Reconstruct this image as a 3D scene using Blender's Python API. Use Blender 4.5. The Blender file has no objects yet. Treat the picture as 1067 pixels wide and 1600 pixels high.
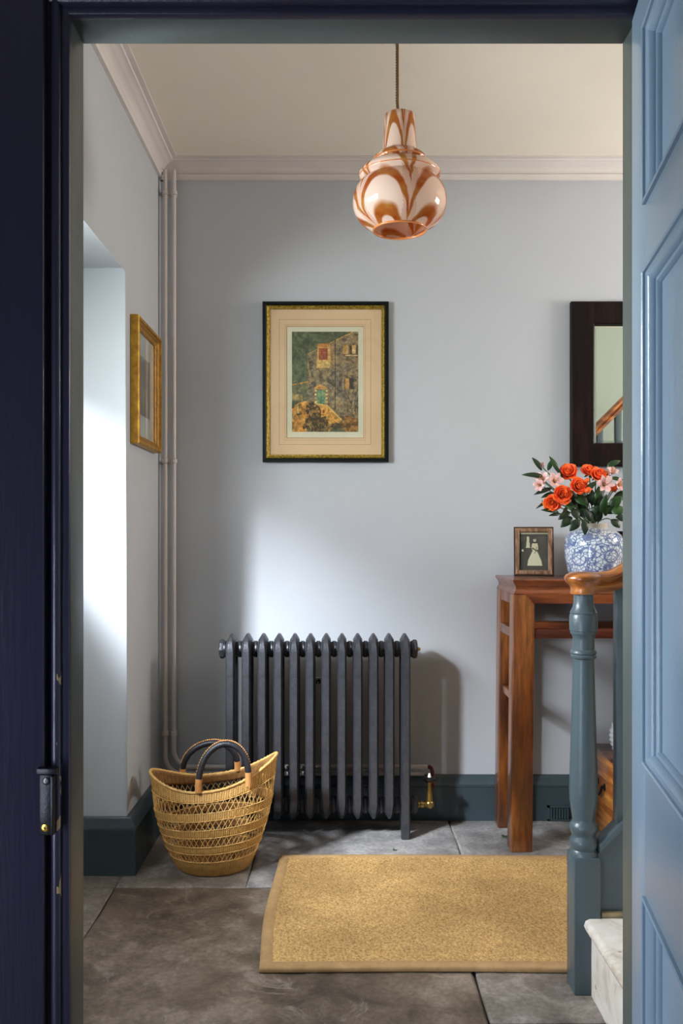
import bpy, bmesh, math, random
import numpy as np
from mathutils import Vector, Matrix
random.seed(7); np.random.seed(7)
PI = math.pi
S = bpy.context.scene
C = S.collection

# ------------------------------------------------------------------ camera
F, CX, CY, CAMZ = 1400.0, 530.0, 835.0, 1.10
cd = bpy.data.cameras.new('camera'); cam = bpy.data.objects.new('camera', cd); C.objects.link(cam)
cam.location = (0, 0, CAMZ); cam.rotation_euler = (PI/2, 0, 0)
cd.sensor_fit = 'VERTICAL'; cd.sensor_height = 36; cd.lens = 36*F/1600
cd.shift_x = (533.5-CX)/1600; cd.shift_y = (CY-800)/1600
cd.clip_start = 0.02
S.camera = cam

# ------------------------------------------------------------------ world, lights, exposure
w = bpy.data.worlds.new('sky'); S.world = w; w.use_nodes = True
wb = w.node_tree.nodes['Background']
wb.inputs[0].default_value = (0.62, 0.78, 1.0, 1); wb.inputs[1].default_value = 1.6

def area(name, loc, aim, sx, sy, power, col, spread=PI):
    l = bpy.data.lights.new(name, 'AREA'); l.shape = 'RECTANGLE'; l.size = sx; l.size_y = sy
    l.energy = power; l.color = col; l.spread = spread
    o = bpy.data.objects.new(name, l); C.objects.link(o); o.location = loc
    o.rotation_euler = (Vector(aim)-Vector(loc)).to_track_quat('-Z', 'Y').to_euler()
    return o
# daylight from the bright sky gap outside the recess window
area('window_daylight', (-2.0, .77, 2.42), (.45, 3.3, .45), .26, .36, 410, (.84, .91, 1.0))
# soft sky light close outside the recess window
area('window_skylight', (-1.36, 1.90, 1.64), (.6, 2.45, .75), .8, .5, 60, (.88, .93, 1.0), math.radians(135))
# unseen fill lamp added in the stairwell, aimed up to brighten the ceiling
area('stairwell_fill', (2.65, 2.85, 1.75), (.5, 2.5, 2.53), .7, .5, 46, (1.0, .95, .88))
# daylight of the porch room behind the camera
area('porch_daylight', (-1.08, .30, .62), (.42, .85, .62), .8, .9, 29, (.76, .85, 1.0))
sl = bpy.data.lights.new('sun', 'SUN'); sl.energy = 80.0; sl.angle = math.radians(2); sl.color = (1, .95, .85)
so = bpy.data.objects.new('sun', sl); C.objects.link(so)
so.rotation_euler = (Vector((-.75, -.25, -.85))).to_track_quat('-Z', 'Y').to_euler()

vs = S.view_settings
S.display_settings.display_device = 'sRGB'
vs.view_transform = 'Standard'; vs.look = 'None'; vs.gamma = 1.0; vs.use_curve_mapping = False
vs.exposure = -0.2
S.cycles.use_denoising = True
S.cycles.max_bounces = 10; S.cycles.diffuse_bounces = 6; S.cycles.transparent_max_bounces = 12
S.cycles.sample_clamp_indirect = 6.0
S.cycles.caustics_reflective = False; S.cycles.caustics_refractive = False

# ------------------------------------------------------------------ helpers: pixels
def P(px, py, Y):
    return Vector(((px-CX)*Y/F, Y, CAMZ-(py-CY)*Y/F))
def PX(px, Y): return (px-CX)*Y/F
def PZ(py, Y): return CAMZ-(py-CY)*Y/F

# ------------------------------------------------------------------ helpers: materials
def lin(c):
    r = []
    for v in c[:3]:
        v = v/255.0
        r.append(v/12.92 if v <= .04045 else ((v+.055)/1.055)**2.4)
    return (*r, 1.0)
class NT:
    def __init__(s, name):
        s.m = bpy.data.materials.new(name); s.m.use_nodes = True
        s.t = s.m.node_tree; s.b = s.t.nodes['Principled BSDF']; s.out = s.t.nodes['Material Output']
        s.tc = s.t.nodes.new('ShaderNodeTexCoord')
    def n(s, typ, ins=None, **kw):
        x = s.t.nodes.new(typ)
        for k, v in kw.items(): setattr(x, k, v)
        for k, v in (ins or {}).items():
            if isinstance(v, bpy.types.NodeSocket): s.t.links.new(v, x.inputs[k])
            else: x.inputs[k].default_value = v
        return x
    def link(s, a, b): s.t.links.new(a, b)
    def mapping(s, scale=(1,1,1), rot=(0,0,0), loc=(0,0,0), src='Object'):
        return s.n('ShaderNodeMapping', {'Vector': s.tc.outputs[src], 'Scale': scale, 'Rotation': rot, 'Location': loc}).outputs[0]
    def noise(s, vec, scale, detail=4, rough=.55, dist=0):
        return s.n('ShaderNodeTexNoise', {'Vector': vec, 'Scale': scale, 'Detail': detail, 'Roughness': rough, 'Distortion': dist}).outputs[0]
    def ramp(s, fac, stops, interp='LINEAR'):
        r = s.n('ShaderNodeValToRGB', {'Fac': fac}); e = r.color_ramp.elements; r.color_ramp.interpolation = interp
        while len(e) < len(stops): e.new(.5)
        for i, (p, c) in enumerate(stops):
            e[i].position = p; e[i].color = c if len(c) == 4 else lin(c)
        return r.outputs[0]
    def mix(s, fac, a, b, blend='MIX'):
        x = s.n('ShaderNodeMix', data_type='RGBA', blend_type=blend)
        for k, v in ((0, fac), (6, a), (7, b)):
            if isinstance(v, bpy.types.NodeSocket): s.t.links.new(v, x.inputs[k])
            else: x.inputs[k].default_value = v
        return x.outputs[2]
    def math(s, op, a, b=0.0, c=0.0):
        x = s.n('ShaderNodeMath', operation=op)
        for i, v in enumerate((a, b, c)):
            if isinstance(v, bpy.types.NodeSocket): s.t.links.new(v, x.inputs[i])
            else: x.inputs[i].default_value = v
        return x.outputs[0]
    def bump(s, h, strength, dist=.01):
        b = s.n('ShaderNodeBump', {'Height': h, 'Strength': strength, 'Distance': dist})
        s.link(b.outputs[0], s.b.inputs['Normal'])
    def set(s, **kw):
        for k, v in kw.items():
            k = k.replace('_', ' ')
            if isinstance(v, bpy.types.NodeSocket): s.link(v, s.b.inputs[k])
            else: s.b.inputs[k].default_value = v
def M(name, col, rough=.5, col2=None, vs=6, bump=0., bs=60, metal=0., coat=0., stretch=(1,1,1), sheen=0, src='Object', bd=.004):
    t = NT(name); c = lin(col)
    v = t.mapping(stretch, src=src)
    n1 = t.noise(v, vs)
    c2 = lin(col2) if col2 else tuple(x*.86 for x in c[:3])+(1,)
    t.link(t.ramp(n1, [(.32, c2), (.68, c)]), t.b.inputs['Base Color'])
    t.set(Roughness=rough, Metallic=metal, Coat_Weight=coat)
    if sheen: t.set(Sheen_Weight=sheen)
    if bump: t.bump(t.noise(v, bs, 3), bump, bd)
    return t.m
def wood(name, a, b, c, rough=.35, axis='Z', coat=.2, sc=1.0, rings=7):
    t = NT(name)
    st = {'X': (.12,1,1), 'Y': (1,.12,1), 'Z': (1,1,.12)}[axis]
    v = t.mapping(tuple(x*sc for x in st))
    n = t.noise(v, 9, 5, .6, 1.2)
    wv = t.n('ShaderNodeTexWave', {'Vector': v, 'Scale': rings, 'Distortion': 9.0, 'Detail': 3.0, 'Detail Scale': 2.0}, bands_direction='DIAGONAL').outputs[1]
    f = t.math('ADD', t.math('MULTIPLY', n, .65), t.math('MULTIPLY', wv, .35))
    col = t.ramp(f, [(.28, a), (.5, b), (.72, c)])
    mo = t.noise(t.mapping(tuple(x*sc for x in (st[0]*2, st[1]*2, st[2]*2))), 42, 4, .65, .5)
    col = t.mix(1.0, col, t.ramp(mo, [(.34, (.52,.50,.48,1)), (.62, (1.12,1.12,1.12,1))]), 'MULTIPLY')
    t.link(col, t.b.inputs['Base Color'])
    fine = t.noise(t.mapping(tuple(x*sc for x in (st[0]*8, st[1]*8, st[2]*2))), 30, 3)
    t.bump(fine, .15, .002)
    t.set(Roughness=rough, Coat_Weight=coat, Coat_Roughness=.2)
    return t.m
def paint(name, col, rough=.4, bump=.12, bs=25, wear=None, coat=0, var=.07):
    t = NT(name); c = lin(col); v = t.mapping()
    n1 = t.noise(v, 3, 5)
    base = t.ramp(n1, [(.3, tuple(x*(1-var) for x in c[:3])+(1,)), (.7, tuple(x*(1+var) for x in c[:3])+(1,))])
    if wear:
        m = t.ramp(t.noise(v, 55, 2, .5), [(.70, (0,0,0,1)), (.73, (1,1,1,1))])
        base = t.mix(m, base, lin(wear))
    t.link(base, t.b.inputs['Base Color'])
    h = t.math('ADD', t.noise(v, bs, 3), t.math('MULTIPLY', t.noise(v, bs*7, 2), .3))
    t.bump(h, bump, .006)
    t.set(Roughness=rough, Coat_Weight=coat)
    return t.m

MAT = {}
# plaster
def plaster(name, col, bump=.35):
    t = NT(name); v = t.mapping(); c = lin(col)
    base = t.ramp(t.noise(v, 2.2, 6, .6), [(.3, tuple(x*.95 for x in c[:3])+(1,)), (.7, c)])
    t.link(base, t.b.inputs['Base Color'])
    h = t.math('ADD', t.noise(v, 3.0, 4, .5), t.math('MULTIPLY', t.noise(v, 26, 3), .10))
    t.bump(h, bump, .012); t.set(Roughness=.75, Specular_IOR_Level=.25)
    return t.m
MAT['wall'] = plaster('wall_paint_pale_blue', (189, 191, 197))
MAT['wall_left'] = plaster('wall_paint_left', (189, 191, 195), .5)
MAT['ceil'] = plaster('ceiling_paint', (240, 229, 215), .15)
MAT['cornice'] = paint('cornice_paint', (216, 207, 203), .5, .1)
MAT['skirt'] = paint('skirting_dark_teal', (56, 70, 76), .38, .2, 18, wear=(86, 96, 100))
MAT['stair_paint'] = paint('stair_teal_grey', (74, 88, 94), .33, .18, 30, var=.08)
MAT['jamb'] = paint('jamb_grey_green', (74, 82, 79), .4, .12)
MAT['pipe'] = paint('pipe_paint', (206, 196, 192), .4, .1)
MAT['doorblue'] = paint('door_blue', (124, 144, 162), .34, .15, 22, coat=.1)
MAT['pine'] = wood('rail_wood', (120, 62, 22), (160, 92, 38), (186, 118, 58), .28, 'X', .5)
MAT['mahog'] = wood('table_rosewood', (82, 42, 18), (130, 72, 30), (158, 98, 48), .3, 'Z', .5, rings=3)
MAT['mahogx'] = wood('table_rosewood_rails', (84, 36, 20), (118, 56, 28), (144, 76, 38), .3, 'X', .5, rings=3)
MAT['chest'] = wood('chest_pine', (150, 80, 28), (196, 118, 48), (214, 142, 66), .4, 'Y', .2)
MAT['chesttop'] = wood('chest_top', (80, 48, 36), (104, 66, 50), (122, 82, 62), .35, 'X', .2)
MAT['iron'] = M('radiator_iron', (80, 80, 86), .42, (66, 66, 72), 40, .25, 160, metal=.55)
MAT['brass'] = M('aged_brass', (186, 158, 96), .3, (140, 112, 62), 30, .1, 90, metal=.95)
MAT['brightbrass'] = M('bright_brass', (235, 190, 80), .25, metal=1.)
MAT['black'] = M('black_lacquer', (14, 13, 14), .25, coat=.4)
MAT['copper'] = M('copper_pipe', (110, 52, 40), .4, metal=.8)
MAT['steel'] = M('nickel_plate', (250, 247, 238), .4)
MAT['blackmetal'] = M('black_iron', (40, 40, 46), .38, (26, 26, 30), 30, .2, 80, metal=.6)
MAT['marble'] = None

def navy():
    t = NT('navy_gloss_paint'); v = t.mapping(); c = lin((46, 43, 64))
    base = t.ramp(t.noise(t.mapping((1,1,.3)), 4, 5), [(.3, lin((38, 36, 54))), (.7, c)])
    # chips: a broken line of bare wood along the moulding beside the lock keep
    sx = t.n('ShaderNodeSeparateXYZ', {'Vector': v})
    x, z = sx.outputs[0], sx.outputs[2]
    dx = t.math('ABSOLUTE', t.math('ADD', x, .4165))
    near = t.math('LESS_THAN', dx, .0022)
    zz = t.math('MULTIPLY', t.math('GREATER_THAN', z, .56), t.math('LESS_THAN', z, .93))
    ch = t.ramp(t.noise(t.mapping((1,1,.6)), 46, 2), [(.61, (0,0,0,1)), (.625, (1,1,1,1))])
    m = t.math('MULTIPLY', t.math('MULTIPLY', near, zz), ch)
    t.link(t.mix(m, base, lin((196, 164, 118))), t.b.inputs['Base Color'])
    h = t.math('ADD', t.noise(t.mapping((6,6,.5)), 18, 4), t.math('MULTIPLY', t.noise(v, 16, 3), 1.2))
    t.bump(h, .3, .003); t.set(Roughness=.36, Coat_Weight=.15)
    return t.m
MAT['navy'] = navy()

def stone(name, a, b, c):
    t = NT(name); v = t.mapping()
    big = t.noise(v, 2.6, 7, .65, .6)
    mid = t.noise(v, 11, 8, .7, .4)
    f = t.math('ADD', t.math('MULTIPLY', big, .55), t.math('MULTIPLY', mid, .45))
    col = t.ramp(f, [(.38, a), (.5, b), (.60, c)])
    sp = t.ramp(t.noise(v, 70, 4, .6), [(.34, (.74,.74,.74,1)), (.62, (1.1,1.1,1.1,1))])
    col = t.mix(1.0, col, sp, 'MULTIPLY')
    pale = t.ramp(t.noise(v, 6, 8, .75, 1.2), [(.56, (0,0,0,1)), (.70, (.5,.5,.5,1))])
    col = t.mix(pale, col, lin((182, 172, 162)))
    t.link(col, t.b.inputs['Base Color'])
    h = t.math('ADD', t.math('MULTIPLY', big, 1.0), t.math('ADD', t.math('MULTIPLY', mid, .6), t.math('MULTIPLY', t.noise(v, 60, 4), .10)))
    t.bump(h, .5, .012)
    t.set(Roughness=t.ramp(mid, [(.3, (.42,.42,.42,1)), (.7, (.7,.7,.7,1))]))
    return t.m
MAT['stoneA'] = stone('flagstone_brown', (66, 55, 46), (104, 90, 77), (138, 124, 112))
MAT['stoneB'] = stone('flagstone_grey', (96, 92, 92), (138, 134, 134), (172, 169, 168))
MAT['stoneC'] = stone('flagstone_taupe', (84, 75, 66), (124, 114, 106), (154, 145, 138))
MAT['mortar'] = M('floor_mortar', (96, 86, 76), .9, bump=.3)

def marble():
    t = NT('worn_white_tread'); v = t.mapping()
    base = t.ramp(t.noise(v, 9, 6, .7, 1.0), [(.32, (176, 160, 144)), (.5, (212, 203, 192)), (.7, (226, 220, 212))])
    ch = t.ramp(t.noise(t.mapping((1,1,2)), 34, 3), [(.69, (0,0,0,1)), (.73, (1,1,1,1))])
    t.link(t.mix(ch, base, lin((150, 118, 96))), t.b.inputs['Base Color'])
    t.bump(t.noise(v, 24, 4), .2, .006); t.set(Roughness=.5)
    return t.m
MAT['marble'] = marble()

def straw(name, a, b, ribs=0):
    t = NT(name)
    v = t.n('ShaderNodeMapping', {'Vector': t.tc.outputs['UV'], 'Scale': (1,1,1)}).outputs[0]
    w1 = t.n('ShaderNodeTexWave', {'Vector': v, 'Scale': 2.0, 'Distortion': .5, 'Detail': 2.0, 'Detail Scale': 4.0}, bands_direction='Y').outputs[1]
    w2 = t.n('ShaderNodeTexWave', {'Vector': v, 'Scale': .85, 'Distortion': .4, 'Detail': 1.0}, bands_direction='X').outputs[1]
    n = t.noise(t.mapping((1, 1, 1)), 70, 3)
    f = t.math('ADD', t.math('ADD', t.math('MULTIPLY', w1, .22), t.math('MULTIPLY', w2, .38)), t.math('MULTIPLY', n, .45))
    t.link(t.ramp(f, [(.25, a), (.75, b)]), t.b.inputs['Base Color'])
    t.bump(f, .6, .003); t.set(Roughness=.6)
    return t.m
MAT['straw'] = straw('woven_straw', (152, 104, 46), (222, 174, 98))
MAT['straw_in_shade'] = M('straw_inside_shade', (150, 106, 54), .7, (120, 82, 40), 60, .3, 120)  # inner faces darkened: shade inside the basket is put into the colour
MAT['straw2'] = M('straw_lattice', (232, 188, 114), .65, (196, 148, 82), 60, .3, 120)
MAT['leather'] = M('black_leather', (30, 29, 36), .5, (20, 19, 24), 40, .4, 120)
MAT['tan'] = M('tan_leather', (206, 150, 92), .5, (186, 126, 70), 30, .3, 90)

def sisal():
    t = NT('sisal_weave'); v = t.mapping()
    n = t.noise(v, 150, 3); b = t.noise(v, 3, 4)
    col = t.ramp(n, [(.3, (140, 106, 58)), (.5, (188, 150, 94)), (.72, (218, 184, 126))])
    col = t.mix(1.0, col, t.ramp(b, [(.36, (.74,.71,.66,1)), (.62, (1.06,1.06,1.06,1))]), 'MULTIPLY')
    t.link(col, t.b.inputs['Base Color']); t.bump(n, .5, .003); t.set(Roughness=.8)
    return t.m
MAT['sisal'] = sisal()
MAT['binding'] = M('rug_binding', (176, 142, 98), .8, (158, 124, 82), 30, .5, 300, bd=.002)

def porcelain():
    t = NT('blue_white_porcelain')
    uv = t.n('ShaderNodeMapping', {'Vector': t.tc.outputs['UV'], 'Scale': (1,1,1)}).outputs[0]
    dn = t.n('ShaderNodeTexNoise', {'Vector': uv, 'Scale': 2.0, 'Detail': 2.0}).outputs[1]
    d = t.mix(.12, uv, dn, 'ADD')
    v1 = t.n('ShaderNodeTexVoronoi', {'Vector': d, 'Scale': .8}, feature='F1').outputs[0]
    rings = t.math('SINE', t.math('MULTIPLY', v1, 17.0))
    big = t.ramp(rings, [(.50, (0,0,0,1)), (.62, (1,1,1,1))])
    v2 = t.n('ShaderNodeTexVoronoi', {'Vector': d, 'Scale': 3.6}, feature='DISTANCE_TO_EDGE').outputs[0]
    fine = t.ramp(v2, [(.045, (1,1,1,1)), (.12, (0,0,0,1))])
    big = t.math('MULTIPLY', big, t.ramp(v1, [(.25, (1,1,1,1)), (.75, (.4,.4,.4,1))]))
    msk = t.math('MAXIMUM', t.math('MULTIPLY', big, .95), t.math('MULTIPLY', fine, .85))
    sep = t.n('ShaderNodeSeparateXYZ', {'Vector': t.tc.outputs['UV']})
    vv = sep.outputs[1]
    lim = t.math('MULTIPLY', t.math('GREATER_THAN', vv, 2.25), t.math('LESS_THAN', vv, 6.85))
    edge = t.math('ADD', t.math('LESS_THAN', t.math('ABSOLUTE', t.math('SUBTRACT', vv, 6.9)), .035), t.math('LESS_THAN', t.math('ABSOLUTE', t.math('SUBTRACT', vv, 2.2)), .03))
    msk = t.math('MAXIMUM', t.math('MULTIPLY', msk, lim), edge)
    col = t.mix(msk, lin((222, 230, 234)), t.ramp(t.noise(uv, 6, 3), [(.3, (22, 48, 122)), (.7, (58, 94, 168))]))
    t.link(col, t.b.inputs['Base Color']); t.set(Roughness=.12, Coat_Weight=.6, Coat_Roughness=.05)
    return t.m
MAT['porcelain'] = porcelain()
MAT['bare_rim'] = M('unglazed_rim', (196, 184, 166), .6)
MAT['white_ceramic'] = M('white_ceramic', (225, 226, 228), .25, coat=.4)

def marbled_glass():
    t = NT('marbled_orange_glass')
    uv = t.n('ShaderNodeMapping', {'Vector': t.tc.outputs['UV'], 'Scale': (1,1,1)}).outputs[0]
    sep = t.n('ShaderNodeSeparateXYZ', {'Vector': uv}); u, v = sep.outputs[0], sep.outputs[1]
    nz = t.math('SUBTRACT', t.noise(uv, 1.6, 2), .5)
    uu = t.math('ADD', u, t.math('ADD', t.math('MULTIPLY', nz, .25), .12))
    arch = t.math('ABSOLUTE', t.math('SINE', t.math('MULTIPLY', uu, PI)))      # scallops, one per unit of u
    lev = t.math('ADD', t.math('MULTIPLY', v, 1.25), t.math('MULTIPLY', t.math('POWER', arch, .55), -1.35))
    lev = t.math('ADD', lev, t.math('MULTIPLY', nz, .25))
    fr = t.math('FRACT', lev)
    amber = t.ramp(fr, [(.0, (1,1,1,1)), (.16, (1,1,1,1)), (.30, (0,0,0,1)), (.84, (0,0,0,1)), (.90, (1,1,1,1))])
    lines = t.ramp(t.math('SINE', t.math('MULTIPLY', lev, 60.0)), [(.3, (0,0,0,1)), (.8, (1,1,1,1))])
    core = t.math('LESS_THAN', arch, .42)
    lm = t.math('MULTIPLY', t.math('MULTIPLY', core, lines), .85)
    m = t.math('MAXIMUM', amber, lm)
    m = t.math('MINIMUM', m, 1.0)
    col = t.mix(m, lin((252, 230, 214)), t.ramp(t.noise(uv, 3, 3), [(.35, (214, 112, 38)), (.65, (230, 168, 84))]))
    t.link(col, t.b.inputs['Base Color'])
    t.link(t.math('MULTIPLY', m, .45), t.b.inputs['Transmission Weight'])
    t.set(Roughness=.06, Coat_Weight=.5, Coat_Roughness=.03, IOR=1.3)
    tr = t.n('ShaderNodeBsdfTranslucent', {'Color': col})
    mx = t.n('ShaderNodeMixShader', {0: .42, 1: t.b.outputs[0], 2: tr.outputs[0]})
    t.link(mx.outputs[0], t.out.inputs[0])
    return t.m
MAT['marbled'] = marbled_glass()
MAT['rimglass'] = M('orange_glass_lip', (214, 128, 66), .1, coat=.5)
MAT['cord'] = M('braided_cord', (140, 102, 56), .7, (84, 60, 32), 300, .4, 400)
MAT['bulb'] = M('bulb_glass', (232, 226, 214), .2, coat=.5)
MAT['gold'] = M('gilt_frame', (206, 158, 50), .42, (160, 110, 34), 40, .35, 120, metal=.55)
MAT['goldred'] = M('gilt_rubbed', (176, 128, 50), .45, (140, 96, 40), 60, .3, 150, metal=.4)
MAT['gold2'] = M('gilt_inner', (196, 164, 60), .4, (110, 88, 28), 120, .5, 260, metal=.5)
MAT['ebony'] = M('black_green_frame', (9, 13, 13), .5)
MAT['ebony'].node_tree.nodes['Principled BSDF'].inputs['Specular IOR Level'].default_value = .2
MAT['darkwood'] = wood('dark_wenge', (20, 10, 11), (28, 14, 14), (35, 19, 18), .5, 'Z', 0)
MAT['darkwood'].node_tree.nodes['Principled BSDF'].inputs['Specular IOR Level'].default_value = .15
MAT['mat_tan'] = M('mat_board_tan', (246, 206, 168), .8, (240, 198, 158), 3)
MAT['mat_line'] = M('mat_wash_line', (150, 120, 84), .8)
MAT['mat_white'] = M('mat_board_white', (214, 214, 206), .8)
MAT['paper'] = M('print_paper', (240, 230, 204), .8)
MAT['mirror'] = M('mirror_silver', (232, 238, 232), .01, (230, 236, 230), metal=1.)
MAT['coppery'] = wood('photo_frame_wood', (124, 92, 68), (150, 112, 86), (172, 134, 106), .35, 'Z', .2, sc=3)
MAT['bronze_edge'] = M('photo_frame_edge', (70, 50, 34), .4, metal=.4)
def glassmat(name, k=.92):
    t = NT(name)
    tr = t.n('ShaderNodeBsdfTransparent', {'Color': (.97, .98, .97, 1)})
    gl = t.n('ShaderNodeBsdfGlossy', {'Roughness': .01})
    lw = t.n('ShaderNodeLayerWeight', {'Blend': .5})
    fr = t.math('ADD', t.math('MULTIPLY', t.math('POWER', lw.outputs[1], 5.0), .9), .035)
    mx = t.n('ShaderNodeMixShader', {0: fr, 1: tr.outputs[0], 2: gl.outputs[0]})
    t.link(mx.outputs[0], t.out.inputs[0]); return t.m
MAT['glass'] = glassmat('pane_glass')
MAT['rose'] = M('rose_petal_orange', (255, 122, 34), .5, (246, 72, 18), 60, sheen=.1)
MAT['lily'] = M('alstroemeria_pink', (248, 214, 206), .5, (238, 178, 178), 70)
MAT['lilyc'] = M('alstroemeria_throat', (226, 200, 120), .5, (140, 60, 60), 260)
MAT['leaf'] = M('leaf_green', (48, 84, 34), .42, (28, 56, 26), 30, .2, 90)
MAT['leafdark'] = M('leaf_dark_green', (34, 58, 30), .4, (20, 38, 22), 30, .2, 90)
MAT['leafred'] = M('leaf_bronze', (92, 70, 36), .45, (60, 60, 28), 40)
MAT['stem'] = M('stem_green', (70, 104, 46), .5)
MAT['grass'] = M('lawn_grass', (70, 112, 38), .9, (50, 86, 28), 3)
MAT['hedge'] = M('hedge_green', (110, 150, 62), .9, (70, 110, 40), 5)
MAT['window_paint'] = paint('window_white', (222, 224, 226), .4, .08)
MAT['strip'] = M('worn_bare_edge', (150, 132, 96), .7, (110, 96, 70), 40)

def vcol_mat(name, rough=.6):
    t = NT(name)
    a = t.n('ShaderNodeVertexColor', layer_name='ink')
    t.link(a.outputs[0], t.b.inputs['Base Color']); t.set(Roughness=rough)
    return t.m

# ------------------------------------------------------------------ helpers: meshes
def BM(): return bmesh.new()
def build(name, bm, mat, parent=None, smooth=40, recalc=True, mats=None):
    if recalc: bmesh.ops.recalc_face_normals(bm, faces=bm.faces)
    if smooth:
        a = math.radians(smooth)
        for f in bm.faces: f.smooth = True
        for e in bm.edges:
            if len(e.link_faces) == 2:
                if e.calc_face_angle(0) > a: e.smooth = False
            else: e.smooth = True
    me = bpy.data.meshes.new(name); bm.to_mesh(me); bm.free()
    for m in (mats or [mat]): me.materials.append(MAT[m] if isinstance(m, str) else m)
    o = bpy.data.objects.new(name, me); C.objects.link(o)
    if parent: attach(o, parent)
    return o
def attach(o, parent):
    o.parent = parent
    o.matrix_parent_inverse = world_of(parent).inverted()
def world_of(o):
    m = o.matrix_basis.copy()
    if o.parent: m = world_of(o.parent) @ o.matrix_parent_inverse @ m
    return m
def thing(name, label, cat, loc=(0,0,0), group=None):
    o = bpy.data.objects.new(name, None); C.objects.link(o); o.location = loc
    o.empty_display_size = .05
    return tag(o, label, cat, group)
def tag(o, label, cat, group=None):
    o['label'] = label; o['category'] = cat
    if group: o['group'] = group
    return o
def struct(o, label=None):
    o['kind'] = 'structure'
    if label: o['label'] = label
    return o
def box(bm, x0, x1, y0, y1, z0, z1, bev=0, seg=2, rot=None):
    vs_ = [bm.verts.new((x, y, z)) for x in (x0, x1) for y in (y0, y1) for z in (z0, z1)]
    q = [(0,1,3,2),(4,6,7,5),(0,4,5,1),(2,3,7,6),(0,2,6,4),(1,5,7,3)]
    fs = [bm.faces.new([vs_[i] for i in f]) for f in q]
    if bev:
        es = list({e for f in fs for e in f.edges})
        bmesh.ops.bevel(bm, geom=es, offset=bev, segments=seg, affect='EDGES', profile=.5)
def prism(bm, poly, axis, a, b, bev=0):
    def mk(p, t):
        if axis == 'X': return (t, p[0], p[1])
        if axis == 'Y': return (p[0], t, p[1])
        return (p[0], p[1], t)
    v0 = [bm.verts.new(mk(p, a)) for p in poly]; v1 = [bm.verts.new(mk(p, b)) for p in poly]
    n = len(poly); fs = [bm.faces.new(v0), bm.faces.new(list(reversed(v1)))]
    for i in range(n): fs.append(bm.faces.new((v0[i], v1[i], v1[(i+1) % n], v0[(i+1) % n])))
    if bev:
        es = list({e for f in fs for e in f.edges})
        bmesh.ops.bevel(bm, geom=es, offset=bev, segments=2, affect='EDGES', profile=.5)
    return v0, v1
def lathe(bm, prof, c=(0,0), seg=32, uvscale=None, cap=True, axis='Z', xf=None):
    uvl = bm.loops.layers.uv.verify() if uvscale else None
    rings = []
    L = [0.0]
    for i in range(1, len(prof)): L.append(L[-1]+math.hypot(prof[i][0]-prof[i-1][0], prof[i][1]-prof[i-1][1]))
    for r, z in prof:
        ring = []
        for k in range(seg):
            a = 2*PI*k/seg
            p = Vector((c[0]+r*math.cos(a), c[1]+r*math.sin(a), z))
            if axis == 'X': p = Vector((z, c[0]+r*math.cos(a), c[1]+r*math.sin(a)))
            if axis == 'Y': p = Vector((c[0]+r*math.cos(a), z, c[1]+r*math.sin(a)))
            if xf: p = xf @ p
            ring.append(bm.verts.new(p))
        rings.append(ring)
    for i in range(len(rings)-1):
        for k in range(seg):
            f = bm.faces.new((rings[i][k], rings[i][(k+1)%seg], rings[i+1][(k+1)%seg], rings[i+1][k]))
            if uvl:
                us = (k, k+1, k+1, k); vs2 = (L[i], L[i], L[i+1], L[i+1])
                for lp, uu, vv in zip(f.loops, us, vs2): lp[uvl].uv = (uu/seg*uvscale[0], vv*uvscale[1])
    if cap:
        if prof[0][0] > 1e-5: bm.faces.new(list(reversed(rings[0])))
        if prof[-1][0] > 1e-5: bm.faces.new(rings[-1])
    return rings
def smooth_pts(pts, n=4, closed=False):
    """Catmull-Rom through points."""
    pts = [Vector(p) for p in pts]; out = []
    N = len(pts); rng = range(N if closed else N-1)
    for i in rng:
        if closed: p0, p1, p2, p3 = pts[(i-1)%N], pts[i], pts[(i+1)%N], pts[(i+2)%N]
        else:
            p1, p2 = pts[i], pts[i+1]
            p0 = pts[i-1] if i > 0 else p1*2-p2
            p3 = pts[i+2] if i+2 < N else p2*2-p1
        for k in range(n):
            t = k/n
            out.append(.5*((2*p1)+(p2-p0)*t+(2*p0-5*p1+4*p2-p3)*t*t+(3*p1-p0-3*p2+p3)*t**3))
    if not closed: out.append(pts[-1])
    return out
def tube(bm, pts, r, seg=8, closed=False, cap=True, section=None, up=None, uvscale=None):
    """round tube, or a sweep of a 2-D section [(side, up)] when section is given."""
    pts = [Vector(p) for p in pts]; n = len(pts); rings = []
    ref = Vector(up) if up else None
    prev = None
    for i, p in enumerate(pts):
        a = pts[(i-1) % n] if (closed or i > 0) else p
        b = pts[(i+1) % n] if (closed or i < n-1) else p
        t = (b-a).normalized()
        if ref is not None: u = (ref-t*ref.dot(t)).normalized()
        elif prev is None:
            g = Vector((0,0,1)) if abs(t.z) < .9 else Vector((1,0,0)); u = (g-t*g.dot(t)).normalized()
        else: u = (prev-t*prev.dot(t)).normalized()
        prev = u; s = t.cross(u)
        rr = r[i] if hasattr(r, '__len__') else r
        if section: ring = [bm.verts.new(p+s*q[0]*rr+u*q[1]*rr) for q in section]
        else: ring = [bm.verts.new(p+(s*math.cos(2*PI*k/seg)+u*math.sin(2*PI*k/seg))*rr) for k in range(seg)]
        rings.append(ring)
    m = len(rings[0])
    for i in range(n if closed else n-1):
        A, B = rings[i], rings[(i+1) % n]
        for k in range(m): bm.faces.new((A[k], A[(k+1)%m], B[(k+1)%m], B[k]))
    if cap and not closed:
        bm.faces.new(list(reversed(rings[0]))); bm.faces.new(rings[-1])
    return rings
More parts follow.
